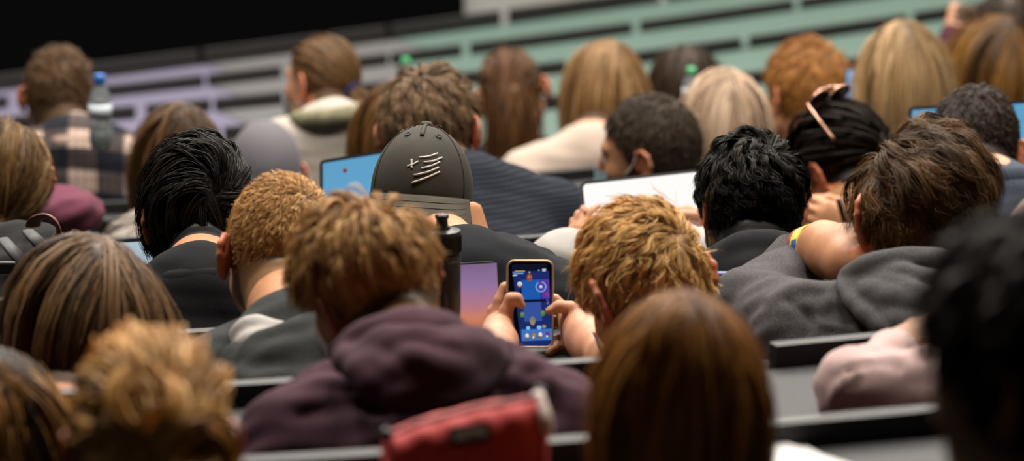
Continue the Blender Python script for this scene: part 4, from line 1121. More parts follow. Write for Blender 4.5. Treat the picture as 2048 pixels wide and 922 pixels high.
blob('hood', blackc, g['root'], [
    ([P(1432, 524, 6.747), P(1490, 509, 6.603), P(1560, 509, 6.603), P(1600, 524, 6.747)], [.024, .034, .034, .024]),
    ([P(1428, 529, 6.699), P(1470, 564, 6.565), P(1530, 594, 6.527), P(1590, 574, 6.603)], [.016, .016, .016, .02]),
    ([P(1455, 534, 6.632), P(1520, 559, 6.565), P(1580, 549, 6.622)], [.03, .045, .035])], vox=.007, k=.01)
face_mask(g, plain('mask_blue', (.12, .30, .42), .8))
ht = dict(W=P(1158, 540, 7.55), E=P(1132, 528, 7.29), S=P(1320, 552, 7.24), fwd=UPV * .95 - RGT * .06 + FWD * .1, dorsal=-RGT * .75 - FWD * .5, side=-FWD * .7 + RGT * .5, s=.88, curl=(.35, .8, .6), spread=.9, thumb=(.5, .4))
ht2 = dict(W=P(1455, 462, 7.55), E=P(1500, 520, 7.30), fwd=UPV * .25 - RGT * .9 + FWD * .1, dorsal=-FWD * .5 + UPV * .7, side=-FWD * .4 + UPV * .3, curl=(.35, .6, .5), spread=.7, thumb=(.5, .4))
g = person('c5', 'person in a pale grey sweatshirt holding up the white tablet, head behind the black curls', (1498, 418), 7.42, s=.93, yaw=12, pitch=22, tone='fair', vox=.005, cvox=.011, top=lgrey, top_name='sweatshirt', scalp=c_(MIDBR), row=3, handL=ht, handR=ht2, sw=.16, off=.016, nb=(1440, 550, 7.28))
hair(g, MIDBR, n=2500, M=150, top=.03, side=.02, nape_l=.01, width=.002, seed=35)

# ================= row of the navy sweater
hb = None
g = person('d0', 'person with wavy brown hair in a low bun at the side edge, dark top', (4, 352), 8.2, s=0.946, yaw=10, pitch=4, tone='fair', vox=.007, cvox=.013, top=navyd, sw=.155, scalp=c_(MIDBR), row=4)
hair(g, [(.035, .02, .01), (.085, .052, .025), (.20, .13, .068)], clump=0.8, n=5200, M=220, width=.0022, vol=.022, vol_side=.02, tie=(-.02, -.1, -.085), swirl=.15, noise=0.12, lift=.4, lift_side=.4, segs=9, seed=41, streak=.7, frizz=.007, nape=-.085, curl=0,
     loops=[dict(at=(-.02, -.12, -.1), r=.042, n=1300, locks=20, rand=.8, w=1.0)])
g = person('d1', 'person in a navy waffle knit sweater with thick brown hair', (862, 258), 8.6, s=1.0, yaw=-14, pitch=6, roll=-6, nb=(935, 388, 8.45), sw=.175, tone='fair', vox=.006, cvox=.010, top=waffle('navy_waffle', (.017, .022, .034)), scalp=c_(MIDBR), nape=-.05, ear=1.2, off=.014, top_noise=.003, fat=1.1, row=4)
hair(g, [(.06, .041, .026), (.115, .08, .053), (.20, .14, .095)], n=10000, M=600, top=.05, side=.03, nape_l=0.008, width=.0016, lift=0.22, lift_side=0.15, grav=.1, adh=.7, vol=0.026, vol_side=.012, whorl=(.0, -.3, .95), swirl=.2, clump=0.25, noise=0.08, segs=8, seed=42, frizz=.004, nape=-0.055)
collar_ring(g, FAB.setdefault('navy_rib', fabric('navy_rib', (.013, .017, .028))), .068, .01, .015)
g = person('d2', 'person in profile with dark cropped hair and a face mask behind the white tablet', (1300, 302), 9.15, s=1.06, yaw=72, pitch=8, roll=-4, tone='tan', vox=.0052, cvox=.013, top=blackc, scalp=(.03, .02, .014), nape=-.05, stub=.35, ear=1.2, row=5)
hair(g, [(.022, .016, .012), (.04, .03, .023), (.065, .05, .038)], n=11000, M=900, top=0.013, side=.006, nape_l=.005, width=.0014, lift=.3, lift_side=.4, grav=.05, adh=.6, vol=0.006, vol_side=.002, whorl=(.1, -.6, .78), swirl=.1, clump=0.3, noise=0.06, segs=6, seed=43, frizz=0.002, nape=-.055, fwdbias=.3)
face_mask(g, plain('mask_pale_blue', (.35, .52, .6), .8))
hd = dict(W=P(1722, 462, 8.36), E=P(1800, 540, 8.3), fwd=-RGT * .85 + UPV * .3 - FWD * .05, dorsal=UPV * .6 - FWD * .7, side=UPV * .8 + RGT * .1, curl=(.7, .9, .5), spread=.6, thumb=(.6, .4))
g = person('d3', 'person with sunglasses pushed up on smooth black hair, writing', (1672, 330), 8.6, s=.92, yaw=48, pitch=34, roll=-6, nb=(1720, 440, 8.5), sw=.155, tone='warm', vox=.0052, cvox=.012, top=tanc, scalp=c_(BLACK), nape=-.07, handL=hd, row=4)
hair(g, [(.007, .005, .0045), (.014, .010, .009), (.03, .022, .02)], cmul=0.8, mat=MAT['hair_black'], n=6500, M=260, width=.0016, vol=0.036, vol_side=.012, tie=(.03, -.11, -.03), swirl=.08, noise=.06, lift=.25, lift_side=.2, segs=10, seed=44, streak=.6, frizz=.002, nape=-.075, label=None,
     loops=[dict(at=(.03, -.125, -.03), r=.036, n=1000, locks=12, rand=.4)])
face_mask(g, MAT['rubber'], loop_mat=MAT['rubber'])
sung = g
g = person('d4', 'person with dark cropped hair in a blue grey sweater before the blue laptop screen', (1946, 296), 7.85, s=.98, yaw=-8, pitch=24, roll=6, nb=(1985, 398, 7.7), sw=.17, tone='fair', vox=.0055, cvox=.011, top=bluegrey, scalp=(.03, .02, .016), nape=-.06, neck_r=.062, row=3)
hair(g, [(.011, .008, .0065), (.022, .015, .012), (.042, .029, .023)], n=12000, M=900, top=0.017, side=.011, nape_l=.006, width=.0014, lift=0.35, lift_side=.4, grav=.03, adh=.4, vol=0.007, vol_side=.005, whorl=(-.1, -.4, .9), swirl=.15, clump=0.4, noise=0.05, segs=6, seed=45, frizz=0.002, nape=-.065)
collar_ring(g, fab('blue_grey_rib', (.045, .055, .075)), .066, .014, .02)

# ================= rows further forward
g = person('e0', 'person in a plain grey beanie', (530, 345), 9.9, s=0.926, yaw=10, pitch=4, tone='fair', vox=.008, cvox=.014, top=blackc, scalp=c_(BROWN), row=6)
beanie_g = g
hair(g, BROWN, n=1500, M=100, top=.01, side=.03, nape_l=.04, width=.002, vol=.002, vol_side=.004, seed=50, segs=5)
g = person('e1', 'person with very long straight brown hair and white top before the lavender rows', (358, 298), 9.12, s=.90, yaw=10, pitch=4, tone='fair', ear=.0, arm_out=.02, vox=.008, cvox=.014, top=whitec, sw=.112, row=5)
hair(g, [(.022, .011, .005), (.055, .031, .015), (.13, .08, .042)], roll=0.25, n=5500, M=240, top=.62, side=.54, nape_l=.42, width=.0024, lift=.1, lift_side=.05, grav=.36, adh=.7, vol=.012, vol_side=.012, whorl=(.15, -.5, .85), front=(.1, .5, .85), swirl=0, clump=.3, noise=.04, segs=16, seed=51, streak=.6, fwdbias=-.4, dirbias=(-.3, 0, 0))
g = person('e2', 'person with straight ash blonde hair behind the black curls', (1447, 232), 10.0, s=1.01, yaw=2, pitch=5, tone='warm', ear=.0, arm_out=.02, vox=.008, cvox=.014, top=fab('dusty_rose', (.3, .16, .14)), sw=.112, row=6)
hair(g, [(.24, .145, .10), (.46, .32, .235), (.80, .64, .52)], sat=0.75, roll=0.25, n=4600, M=220, top=.48, side=.42, nape_l=.32, width=.0024, lift=.1, lift_side=.05, grav=.34, adh=.7, vol=.012, vol_side=.010, whorl=(.1, -.45, .87), front=(.05, .5, .85), swirl=0, clump=.35, noise=.05, segs=14, seed=52, streak=0.55, fwdbias=-.3, nape=-.07)
g = person('e3', 'person with short ginger hair beside the laptop before the turquoise rows', (1612, 190), 11.05, s=1.155, yaw=34, pitch=4, roll=3, tone='warm', vox=.008, cvox=.014, top=blackc, scalp=c_(GINGER), nape=-.065, ear=1.2, row=7)
hair(g, GINGER, roll=0.4, n=6500, M=1300, top=.04, side=.016, nape_l=.01, width=.002, lift=0.2, lift_side=0.2, grav=.08, adh=.7, vol=.02, vol_side=.006, whorl=(.2, -.45, .87), swirl=.15, clump=0.25, noise=0.06, segs=7, seed=53, frizz=.003, fwdbias=.3, nape=-.07)
g = person('e4', 'person with very long straight light blonde hair before the turquoise rows', (1806, 142), 10.25, s=1.09, yaw=6, pitch=4, tone='fair', ear=.0, arm_out=.02, vox=.008, cvox=.014, top=blackc, sw=.112, row=6)
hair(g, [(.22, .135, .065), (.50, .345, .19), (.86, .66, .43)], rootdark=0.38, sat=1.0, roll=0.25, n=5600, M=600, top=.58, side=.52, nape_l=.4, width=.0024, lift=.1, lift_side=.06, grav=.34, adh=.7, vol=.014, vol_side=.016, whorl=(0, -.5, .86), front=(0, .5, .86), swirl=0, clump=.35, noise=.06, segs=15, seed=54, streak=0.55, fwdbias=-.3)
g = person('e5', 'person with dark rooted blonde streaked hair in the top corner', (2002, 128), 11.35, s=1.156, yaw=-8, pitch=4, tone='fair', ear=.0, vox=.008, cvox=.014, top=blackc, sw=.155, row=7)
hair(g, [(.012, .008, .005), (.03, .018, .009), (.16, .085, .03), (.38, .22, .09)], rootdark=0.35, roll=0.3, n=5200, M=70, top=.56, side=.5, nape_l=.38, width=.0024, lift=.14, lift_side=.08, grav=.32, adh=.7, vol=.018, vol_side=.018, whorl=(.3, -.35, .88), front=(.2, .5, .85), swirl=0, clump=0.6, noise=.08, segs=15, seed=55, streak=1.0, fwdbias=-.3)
g = person('f1', 'person with cropped brown hair in a black and tan plaid shirt', (118, 190), 10.5, s=.96, yaw=4, pitch=2, roll=2, tone='warm', vox=.008, cvox=.012, top=plaid('plaid_flannel'), top_name='shirt', scalp=c_(BROWN), nape=-.07, ear=1.0, nb=(150, 292, 10.35), skinmul=.85, off=.012)
hair(g, [(.04, .024, .013), (.07, .043, .024), (.11, .068, .038)], n=7000, M=700, top=.022, side=.012, nape_l=.008, width=.0018, lift=.5, lift_side=.4, vol=.016, vol_side=.006, segs=6, seed=61, frizz=.004, nape=-.075)
collar_ring(g, fab('tan_collar', (.4, .28, .23)), .066, .014, .018)
g = person('f2', 'person with brown ponytail, face mask and white sweater looking sideways', (642, 158), 10.6, s=0.920, yaw=50, pitch=6, roll=2, tone='fair', vox=.0065, cvox=.012, top=whitec, scalp=c_(BROWN), nape=-.075, nb=(668, 268, 10.45), off=.02, fat=1.1)
hair(g, [(.045, .027, .014), (.085, .052, .027), (.16, .10, .055)], roll=0.3, n=5200, M=220, width=.0022, vol=.012, vol_side=.008, tie=(.0, -.105, -.032), swirl=.05, noise=.06, lift=.2, lift_side=.15, segs=9, seed=62, streak=.6, frizz=.003, nape=-.08,
     tail=dict(n=1400, at=(.0, -.118, -.04), dir=(.1, -.7, -.5), len=.27, grav=.4, r=.022, spread=.25, curl=.012))
v, f = tube(hl(g, 0, -.112, -.036) + np.array([(math.cos(a) * g['R'] @ V3(1, 0, 0) + math.sin(a) * g['R'] @ nrm(V3(0, -.3, 1))) * .02 for a in np.linspace(0, 6.283, 20, endpoint=False)]), .010, 8, closed=True)
part('hair_tie', v, f, fab('navy_velvet', (.015, .016, .06)), g['root'], label='dark blue fabric hair tie')
face_mask(g, plain('mask_white', (.6, .68, .7), .8))
blob('scarf', plain('scarf_print', (.17, .16, .095), .9, vary=.95, scale=45), g['root'], [([g['nb'] + g['spine'] * .05 + g['R'] @ V3(-.085, .05, -.0), g['nb'] + g['spine'] * .05 + g['R'] @ V3(-.09, -.01, 0), g['nb'] + g['spine'] * .055 + g['R'] @ V3(-.05, -.07, 0), g['nb'] + g['spine'] * .06 + g['R'] @ V3(.03, -.075, 0), g['nb'] + g['spine'] * .05 + g['R'] @ V3(.085, -.01, 0), g['nb'] + g['spine'] * .03 + g['R'] @ V3(.06, .06, -.0), g['nb'] + g['spine'] * .02 + g['R'] @ V3(-.02, .085, -.0), g['nb'] + g['spine'] * .02 + g['R'] @ V3(-.085, .05, -.0)], [.018, .019, .02, .02, .02, .018, .02, .018])], vox=.007)
g = person('f3', 'person with auburn hair half tied by a pale clip, ears showing', (1026, 182), 11.8, s=1.016, yaw=-8, pitch=4, roll=-14, tone='fair', arm_out=.02, vox=.008, cvox=.014, top=navyd, scalp=c_(BROWN), sw=.115, nape=-.06, ear=1.2, row=8)
hair(g, [(.022, .012, .007), (.055, .029, .015), (.14, .078, .04)], n=4200, M=200, width=.0024, vol=.014, vol_side=.012, tie=(.01, -.115, .005), swirl=.05, noise=.06, lift=.2, lift_side=.15, segs=9, seed=63, streak=.6, frizz=.003, nape=-.06,
     tail=dict(n=2000, at=(.01, -.118, .0), dir=(.05, -.3, -.6), len=.22, grav=.5, r=.05, spread=.22, w=1.1))
MB().box(hl(g, .012, -.135, .012), (.05, .014, .026), R=g['R'], bev=.006).build('hair_clip', plain('clip_shell', (.6, .42, .32), .4), g['root'], smooth=True)
g = person('f4', 'person with long straight dark blonde hair and cream top', (1213, 182), 10.8, s=1.145, yaw=6, pitch=4, tone='fair', ear=.0, vox=.008, cvox=.014, top=beige, sw=.165, nb=(1180, 310, 10.65), off=.016, row=7)
hair(g, [(.09, .048, .02), (.20, .118, .053), (.42, .28, .155)], sat=1.0, roll=0.25, n=5400, M=240, top=.48, side=.42, nape_l=.32, width=.0024, lift=.1, lift_side=.06, grav=.36, adh=.7, vol=.014, vol_side=.014, whorl=(.15, -.5, .85), front=(.1, .5, .86), swirl=0, clump=.35, noise=.05, segs=15, seed=64, streak=.6, fwdbias=-.4)
g = person('f5', 'person with parted very dark hair lying low before the turquoise rows', (1372, 178), 11.9, s=1.077, yaw=10, pitch=12, tone='fair', ear=.0, arm_out=.02, vox=.009, cvox=.015, top=navyd, sw=.112, row=8)
hair(g, DARKBR, roll=0.25, n=3600, M=180, top=.34, side=.3, nape_l=.25, width=.0026, lift=.12, lift_side=.06, grav=.32, adh=.7, vol=.02, vol_side=.02, whorl=(.1, -.4, .9), front=(.05, .5, .85), swirl=0, clump=.4, noise=.06, segs=12, seed=65, fwdbias=-.3)
g = person('f6', 'person with long chestnut hair behind the backwards cap and brown haired neighbour', (790, 262), 9.25, s=0.964, yaw=0, pitch=4, tone='fair', ear=.0, arm_out=.02, vox=.009, cvox=.015, top=blackc, sw=.112, row=5)
hair(g, [(.05, .026, .011), (.10, .055, .024), (.19, .11, .052)], roll=0.25, n=4000, M=180, top=.46, side=.42, nape_l=.32, width=.0026, lift=.1, lift_side=.05, grav=.34, adh=.7, vol=.016, vol_side=.016, whorl=(0, -.5, .86), front=(0, .5, .86), swirl=0, clump=.35, noise=.05, segs=14, seed=66, fwdbias=-.3)
hf = dict(W=P(1906, 64, 12.55), E=P(1886, 190, 12.4), fwd=UPV * .9 + RGT * .3, dorsal=-FWD, side=RGT * .8 - UPV * .2, s=.8, curl=(1.3, 1.5, .9), spread=.5, thumb=(.4, .6))
g = person('f7', 'person in a wine red top, hand raised to dark hair in the top corner', (2015, 62), 12.45, s=1.104, yaw=6, pitch=2, tone='fair', ear=.0, vox=.009, cvox=.014, top=wine, sw=.17, handL=hf, row=8)
hair(g, DARKBR, roll=0.25, n=3600, M=180, top=.4, side=.36, nape_l=.3, width=.0026, lift=.12, lift_side=.06, grav=.32, adh=.7, vol=.018, vol_side=.016, whorl=(0, -.5, .86), front=(0, .5, .86), swirl=0, clump=.4, noise=.06, segs=13, seed=67, fwdbias=-.3)
# ------------------------------------------------------------------ backwards cap
g = capman
cap_olive = plain('cap_olive', (.043, .037, .027), .85, vary=.45, scale=16, bump=.3)
cap_dark = plain('cap_thread', (.03, .027, .02), .8)
cap_vis = plain('cap_visor', (.085, .073, .052), .85, vary=.25, scale=18, bump=.25)
cC = V3(0, -.012, .012); cR = V3(.0865, .108, .112)
def cap_pt(az, el, o=0.0):
    """az: 0 = the cap's front, which is worn at the back of the head; el: 0 rim .. 90 top"""
    a, e_ = rad(az), rad(el)
    sq = 1 + .05 * math.cos(a) ** 2 * math.sin(2 * e_)            # high flat front panel
    q = cC + (cR + o) * sq * V3(math.sin(a) * math.cos(e_), -math.cos(a) * math.cos(e_), math.sin(e_))
    return hl(g, *(q + V3(0, 0, -.012)))
cr = thing  # cap is worn: a child of the person
rows = []
for el in np.linspace(-5, 90, 30):
    rows.append([cap_pt(az, el, 0) for az in np.linspace(-180, 180, 61)])
rin = [[cap_pt(az, el, -.0025) for az in np.linspace(-180, 180, 61)] for el in np.linspace(-5, 90, 30)]
_ga, _gb = np.array(rows), np.array(rin)
capo = MB().grid(_ga).grid(_gb[::-1]).grid(np.stack([_gb[0], _ga[0]])).build('cap', cap_olive, g['root'], smooth=True, label='olive baseball cap worn backwards')
# visor, hanging down over the neck
gr = []
nU, nV = 33, 10
def visor(u, v, o=0.0):
    az = u * 72; base = np.array(cap_pt(az, -4, .001))
    ln = .070 * (1 - abs(u) ** 3.2) ** .5 if abs(u) < 1 else 0.0
    out = g['R'] @ nrm(V3(math.sin(rad(az)) * .35, -.70, -.72)); n_ = g['R'] @ nrm(V3(0, -.62, .78))
    return base + out * (ln + .004) * v * g['s'] - n_ * (.020 * v * v * (.3) + .012 * u * u * v) + n_ * o
for u in np.linspace(-1, 1, nU): gr.append([visor(u, v) for v in np.linspace(0, 1, nV)])
vz = MB().grid(np.array(gr)).build('visor', cap_vis, capo, smooth=True)
mod = vz.modifiers.new('thick', 'SOLIDIFY'); mod.thickness = .003; mod.offset = 0
st = MB()
for v in (.22, .4, .58, .76, .92):
    st.tube([visor(u, v, .0022) for u in np.linspace(-.9 + v * .05, .9 - v * .05, 40)], .0004, 5)
st.build('visor_stitching', cap_dark, vz, smooth=True)
sm = MB()
for az in (-60, 60, 180, -120, 120): sm.tube([cap_pt(az, e_, .001) for e_ in np.linspace(-4, 88, 24)], .0007, 6)
sm.tube([cap_pt(0, e_, .0012) for e_ in np.linspace(52, 88, 12)], .0035, 8, flat=.5)
sm.tube([cap_pt(az, -4, .0015) for az in np.linspace(-75, 75, 40)], .0014, 6)
sm.build('seam', cap_dark, capo, smooth=True)
MB().lathe([(0.0001, .006), (.007, .005), (.009, .002), (.009, -.002)], cap_pt(0, 90, .002), g['R'] @ V3(0, 0, 1), 18).build('top_button', cap_vis, capo, smooth=True)
for az in (-28, 30):
    c = np.array(cap_pt(az, 54, .0008)); n_ = nrm(c - hl(g, *(cC)))
    MB().lathe([(.0055, 0), (.0055, .001), (.003, .0012), (.003, .0002)], c, n_, 16).build('eyelet', cap_dark, capo, smooth=True)
# stitched emblem: a plus and five slanting bars, traced on the front panel
dg = bpy.context.evaluated_depsgraph_get()
vv = np.concatenate([np.array(r) for r in rows]); ff = [(i * 61 + j, i * 61 + j + 1, (i + 1) * 61 + j + 1, (i + 1) * 61 + j) for i in range(29) for j in range(60)]
bv = BVHTree.FromPolygons([Vector(x) for x in vv], ff)
def on_cap(px, py):
    dr = FWD + RGT * ((px - 1024) / F) + UPV * ((461 - py) / F); h = bv.ray_cast(Vector(CAM), Vector(nrm(dr)))
    return np.array(h[0]) - nrm(dr) * .0004 if h[0] is not None else None
def cp(x, y): return 730 + x * .2603, 240 + y * .2603
em = MB()
for a, b, c in [((415, 288), (490, 280), (557, 257)), ((452, 324), (530, 313), (592, 288)), ((432, 371), (510, 352), (574, 323)), ((374, 424), (480, 400), (566, 364)), ((355, 484), (470, 445), (574, 398)), ((325, 355), (370, 340), (410, 318)), ((358, 302), (358, 335), (359, 370))]:
    pts = smooth_path([(*cp(*a), 0), (*cp(*b), 0), (*cp(*c), 0)], 12); w3 = [on_cap(p[0], p[1]) for p in pts]; w3 = [q for q in w3 if q is not None]
    if len(w3) > 2: em.tube(w3, .0016, 8, flat=1.0)
em.build('emblem', plain('thread_white', (.62, .58, .52), .8), capo, smooth=True)

# ------------------------------------------------------------------ grey beanie
g = beanie_g
rows = []
for el in np.linspace(-25, 90, 26):
    rr = []
    for az in np.linspace(0, 360, 49):
        a, e_ = rad(az), rad(el); k_ = 1.0 + (.05 if el < -8 else 0)
        q = V3(0, -.012, .015) + V3(.090, .112, .118) * k_ * V3(math.sin(a) * math.cos(e_), -math.cos(a) * math.cos(e_), math.sin(e_))
        rr.append(hl(g, *q))
    rows.append(rr)
MB().grid(np.array(rows)).build('beanie', beanieg, g['root'], smooth=True)

# ------------------------------------------------------------------ sunglasses pushed up into the hair
g = sung
rose = plain('rose_gold', (.62, .34, .24), .25, metal=.75)
lens = plain('lens_brown', (.05, .025, .018), .08, coat=.5)
sgm = MB()
def sg(px, py, d): return P(px, py, d)
lw = 8.52
MB_t = MB().tube(smooth_path([sg(1668, 279, lw - .05), sg(1640, 243, lw - .035), sg(1614, 207, lw - .01)], 16), .0028, 8, flat=1.0)
sunglasses = MB_t.build('sunglasses', rose, g['root'], smooth=True, label='rose gold sunglasses pushed up on the head')
fr = MB(); ln = MB()
u_ = nrm(sg(1672, 190, lw + .06) - sg(1614, 205, lw)); n_ = nrm(np.cross(u_, UPV * .6 - FWD * .8)); w_ = np.cross(n_, u_)
for cx in (.28, .78):
    c = sg(1614, 205, lw) + u_ * cx * .125 + w_ * .004
    a = np.linspace(0, 6.2832, 26, endpoint=False)
    ring = np.array([c + u_ * .026 * math.cos(x) + w_ * .019 * math.sin(x) for x in a])
    v, f = tube(ring, .0026, 8, closed=True); fr.add(v, f)
    ln.add(np.concatenate([ring, ring + n_ * .001]), [tuple(range(26)), tuple(range(51, 25, -1))])
fr.tube([sg(1614, 205, lw) + u_ * .125 * .48 + w_ * .006, sg(1614, 205, lw) + u_ * .125 * .58 + w_ * .006], .0022, 8)
fr.tube(smooth_path([sg(1614, 205, lw) + u_ * .128, sg(1614, 205, lw) + u_ * .13 - n_ * .05 - UPV * .02, sg(1614, 205, lw) + u_ * .12 - n_ * .10 - UPV * .06], 10), .0025, 8)
fr.build('lens_rim', rose, sunglasses, smooth=True); ln.build('lens', lens, sunglasses)
# earring of the person with the low bun
MB().lathe([(.001, .004), (.0045, .003), (.0045, -.003), (.001, -.004)], P(76, 411, 8.12), (0, -1, 0), 12).build('earring', plain('pearl', (.7, .7, .68), .2), PEOPLE['d0']['root'], smooth=True)

# ------------------------------------------------------------------ things on the desks
def frame_of(px, py, d, u_px, up_vec):
    """a place and two axes: u along the given pixel direction, v upward-ish"""
    c = P(px, py, d); u = nrm(u_px); n = nrm(np.cross(u, up_vec)); v = np.cross(n, u); return c, u, v, n

# phone with the game
ps = P(1060, 608, pr); pu = nrm(RGT * 1.0 - UPV * .005 + FWD * -.02)
pv_dir = UPV * .994 - RGT * .095 + FWD * .10
pn = nrm(np.cross(pu, pv_dir)); pv = nrm(np.cross(pn, pu))       # pn points away from the camera or to it
if np.dot(pn, FWD) > 0: pn = -pn
pu = nrm(np.cross(pv, pn)); 
if np.dot(pu, RGT) < 0: pu = -pu
PW, PH, PT = .0645, .1215, .0085
def rrect(w, h, r, n=7):
    pts = []
    for cx, cy, a0 in ((w / 2 - r, h / 2 - r, 0), (-w / 2 + r, h / 2 - r, 90), (-w / 2 + r, -h / 2 + r, 180), (w / 2 - r, -h / 2 + r, 270)):
        for i in range(n): a = rad(a0 + 90 * i / (n - 1)); pts.append((cx + r * math.cos(a), cy + r * math.sin(a)))
    return pts
def plate(m, c, u, v, n, w, h, r, z0, z1, mi=0, seg=7):
    p = rrect(w, h, r, seg); k = len(p)
    a = [c + u * x + v * y + n * z0 for x, y in p]; b = [c + u * x + v * y + n * z1 for x, y in p]
    f = [tuple(range(k))[::-1], tuple(range(k, 2 * k))] + [(i, (i + 1) % k, k + (i + 1) % k, k + i) for i in range(k)]
    return m.add(a + b, f, mi)
phone = thing('phone', ps - pv * PH / 2, 'smartphone in a gold case showing a blue game, held in two hands', 'phone')
gold = plain('case_gold', (.55, .40, .25), .3, metal=.55)
mm = MB(); plate(mm, ps, pu, pv, pn, PW, PH, .0105, -PT, 0)
mm.build('case', gold, phone)
rim = np.array([ps + pu * x + pv * y + pn * .0006 for x, y in rrect(PW - .0014, PH - .0014, .010, 9)])
v, f = tube(rim, .0014, 8, closed=True); part('case_rim', v, f, gold, phone)
mm = MB(); plate(mm, ps, pu, pv, pn, PW - .003, PH - .003, .009, 0, .0006)
scr = mm.build('screen', plain('screen_glass', (.003, .003, .004), .12), phone)
E = lambda n, c, s=1.12: emission('lit_' + n, c, s)
gm = [E('navy', (.010, .022, .12)), E('blue', (.012, .09, .36)), E('steel', (.035, .075, .30)), E('dark', (.004, .006, .02)), E('violet', (.10, .035, .32)), E('tan', (.30, .22, .12)), E('red', (.32, .05, .03)), E('cyan', (.20, .45, .8)), E('white', (.65, .7, .75)), E('green', (.06, .20, .05)), E('card', (.04, .16, .55)), E('yellow', (.6, .42, .05)), E('slate', (.10, .12, .17))]
def S_(x, y):   # crop pixels (999 wide, 260 source px) to the screen plane
    px, py = 960 + x * .2603, 500 + y * .2603
    dr = FWD + RGT * ((px - 1024) / F) + UPV * ((461 - py) / F); t = np.dot(ps - CAM, pn) / np.dot(dr, pn); q = CAM + dr * t - ps
    return np.dot(q, pu), np.dot(q, pv)
def rect_on(m, x0, y0, x1, y1, z, mi, skew=True):
    a = [S_(x0, y0), S_(x1, y0), S_(x1, y1), S_(x0, y1)]
    m.add([ps + pu * p + pv * q + pn * z for p, q in a], [(0, 1, 2, 3)], mi)
def disc_on(m, x, y, r, z, mi, ry=None, n=18):
    c = S_(x, y); k = .2603 / F * pr; ry = r if ry is None else ry
    m.add([ps + pu * (c[0] + r * k * math.cos(t)) + pv * (c[1] + ry * k * math.sin(t)) + pn * z for t in np.linspace(0, 6.283, n, endpoint=False)], [tuple(range(n))], mi)
gmz = MB()
def quad_on(m, pts, z, mi): m.add([ps + pu * a + pv * b + pn * z for a, b in (S_(*p) for p in pts)], [(0, 1, 2, 3)], mi)
quad_on(gmz, [(250, 165), (530, 160), (553, 735), (318, 745)], .0008, 0)
quad_on(gmz, [(316, 232), (462, 226), (466, 378), (326, 384)], .0010, 1)
quad_on(gmz, [(300, 240), (314, 240), (322, 384), (312, 384)], .0010, 3)
quad_on(gmz, [(330, 404), (468, 398), (478, 545), (342, 552)], .0010, 2)
quad_on(gmz, [(310, 384), (520, 376), (521, 396), (312, 405)], .0011, 3)
quad_on(gmz, [(470, 226), (528, 226), (536, 372), (476, 376)], .0010, 4)
quad_on(gmz, [(318, 612), (550, 605), (552, 690), (322, 700)], .0011, 10)
quad_on(gmz, [(245, 112), (515, 104), (517, 160), (248, 168)], .0010, 3)
quad_on(gmz, [(335, 560), (540, 552), (542, 604), (338, 610)], .0010, 0)
for x, y, r, mi, ry in [(380, 212, 22, 6, 28), (380, 205, 12, 5, 12), (305, 262, 18, 8, 18), (305, 275, 16, 6, 16), (325, 498, 17, 9, 22), (325, 488, 9, 5, 9), (483, 486, 17, 9, 24), (483, 476, 9, 5, 9), (404, 545, 20, 5, 34), (404, 528, 15, 12, 14), (516, 342, 11, 6, 11), (516, 385, 9, 4, 9), (521, 408, 10, 12, 12), (370, 600, 16, 7, 14), (455, 596, 18, 7, 16), (492, 588, 16, 5, 14)]:
    disc_on(gmz, x, y, r, .0013, mi, ry)
for r, mi, z in ((41, 7, .0012), (34, 4, .00125), (24, 2, .0013), (11, 8, .00135)): disc_on(gmz, 468, 283, r, z, mi)
disc_on(gmz, 462, 250, 14, .0014, 4, 18); disc_on(gmz, 380, 172, 6, .0014, 11)
for i, (x, y) in enumerate(((362, 664), (413, 660), (464, 655), (518, 651))):
    quad_on(gmz, [(x - 21, y - 27), (x + 21, y - 29), (x + 22, y + 27), (x - 20, y + 29)], .0012, 12); disc_on(gmz, x, y - 4, 14, .0014, (8, 5, 8, 4)[i], 19); disc_on(gmz, x - 3, y + 13, 8, .0015, (12, 8, 12, 8)[i])
for x0, x1, y, mi in ((252, 262, 172, 7), (268, 345, 164, 11), (262, 335, 181, 7), (252, 285, 196, 8), (478, 507, 150, 8), (480, 505, 160, 8), (446, 458, 156, 7)): quad_on(gmz, [(x0, y - 3), (x1, y - 4), (x1, y + 3), (x0, y + 4)], .0013, mi)
gmz.build('game_picture', gm, scr)
MB().box(ps + pv * (PH / 2 - .0068) + pn * .0009, (.011, .0012, .0004), R=np.stack([pu, pv, pn], 1)).build('earpiece', MAT['steel'], phone)
for sgn, yy, l in ((1, .026, .012), (-1, .03, .008), (-1, .018, .008)):
    MB().box(ps + pu * sgn * (PW / 2 + .0006) + pv * yy - pn * .004, (.0014, l, .003), R=np.stack([pu, pv, pn], 1), bev=.0004).build('side_button', gold, phone)

# black sports bottle on the desk in front of the maroon hoodie
def on_desk(px, k, yoff):
    x = (px - 1024) / F * (row_coef(k)[0] * .974 + .35 + .25)
    for _ in range(4):
        y = row_y(k, x) + yoff; d_ = (y * FWD[1] + (row_z(k) - 4.0) * FWD[2]); x = (px - 1024) / F * d_
    return V3(x, y, row_z(k))
bb = on_desk(885, 1, .055)
dB = (bb - CAM) @ FWD; sc_ = dB / F
bt = thing('water_bottle', bb, 'black sports bottle with push pull spout beside the laptop with sunset picture', 'bottle')
bR = 39 * sc_; Hc = (project(np.array([bb]))[0][0, 1] - 459) * sc_ / FWD[1]
bottle_m = plain('bottle_smoke', (.022, .021, .020), .32, vary=.15, scale=60)
zc = Hc - .031
MB().lathe([(bR * .86, .0), (bR * .94, .004), (bR * .95, zc * .5), (bR * .95, zc - .004), (bR * .9, zc)], bb, seg=40).build('bottle_body', bottle_m, bt, smooth=True)
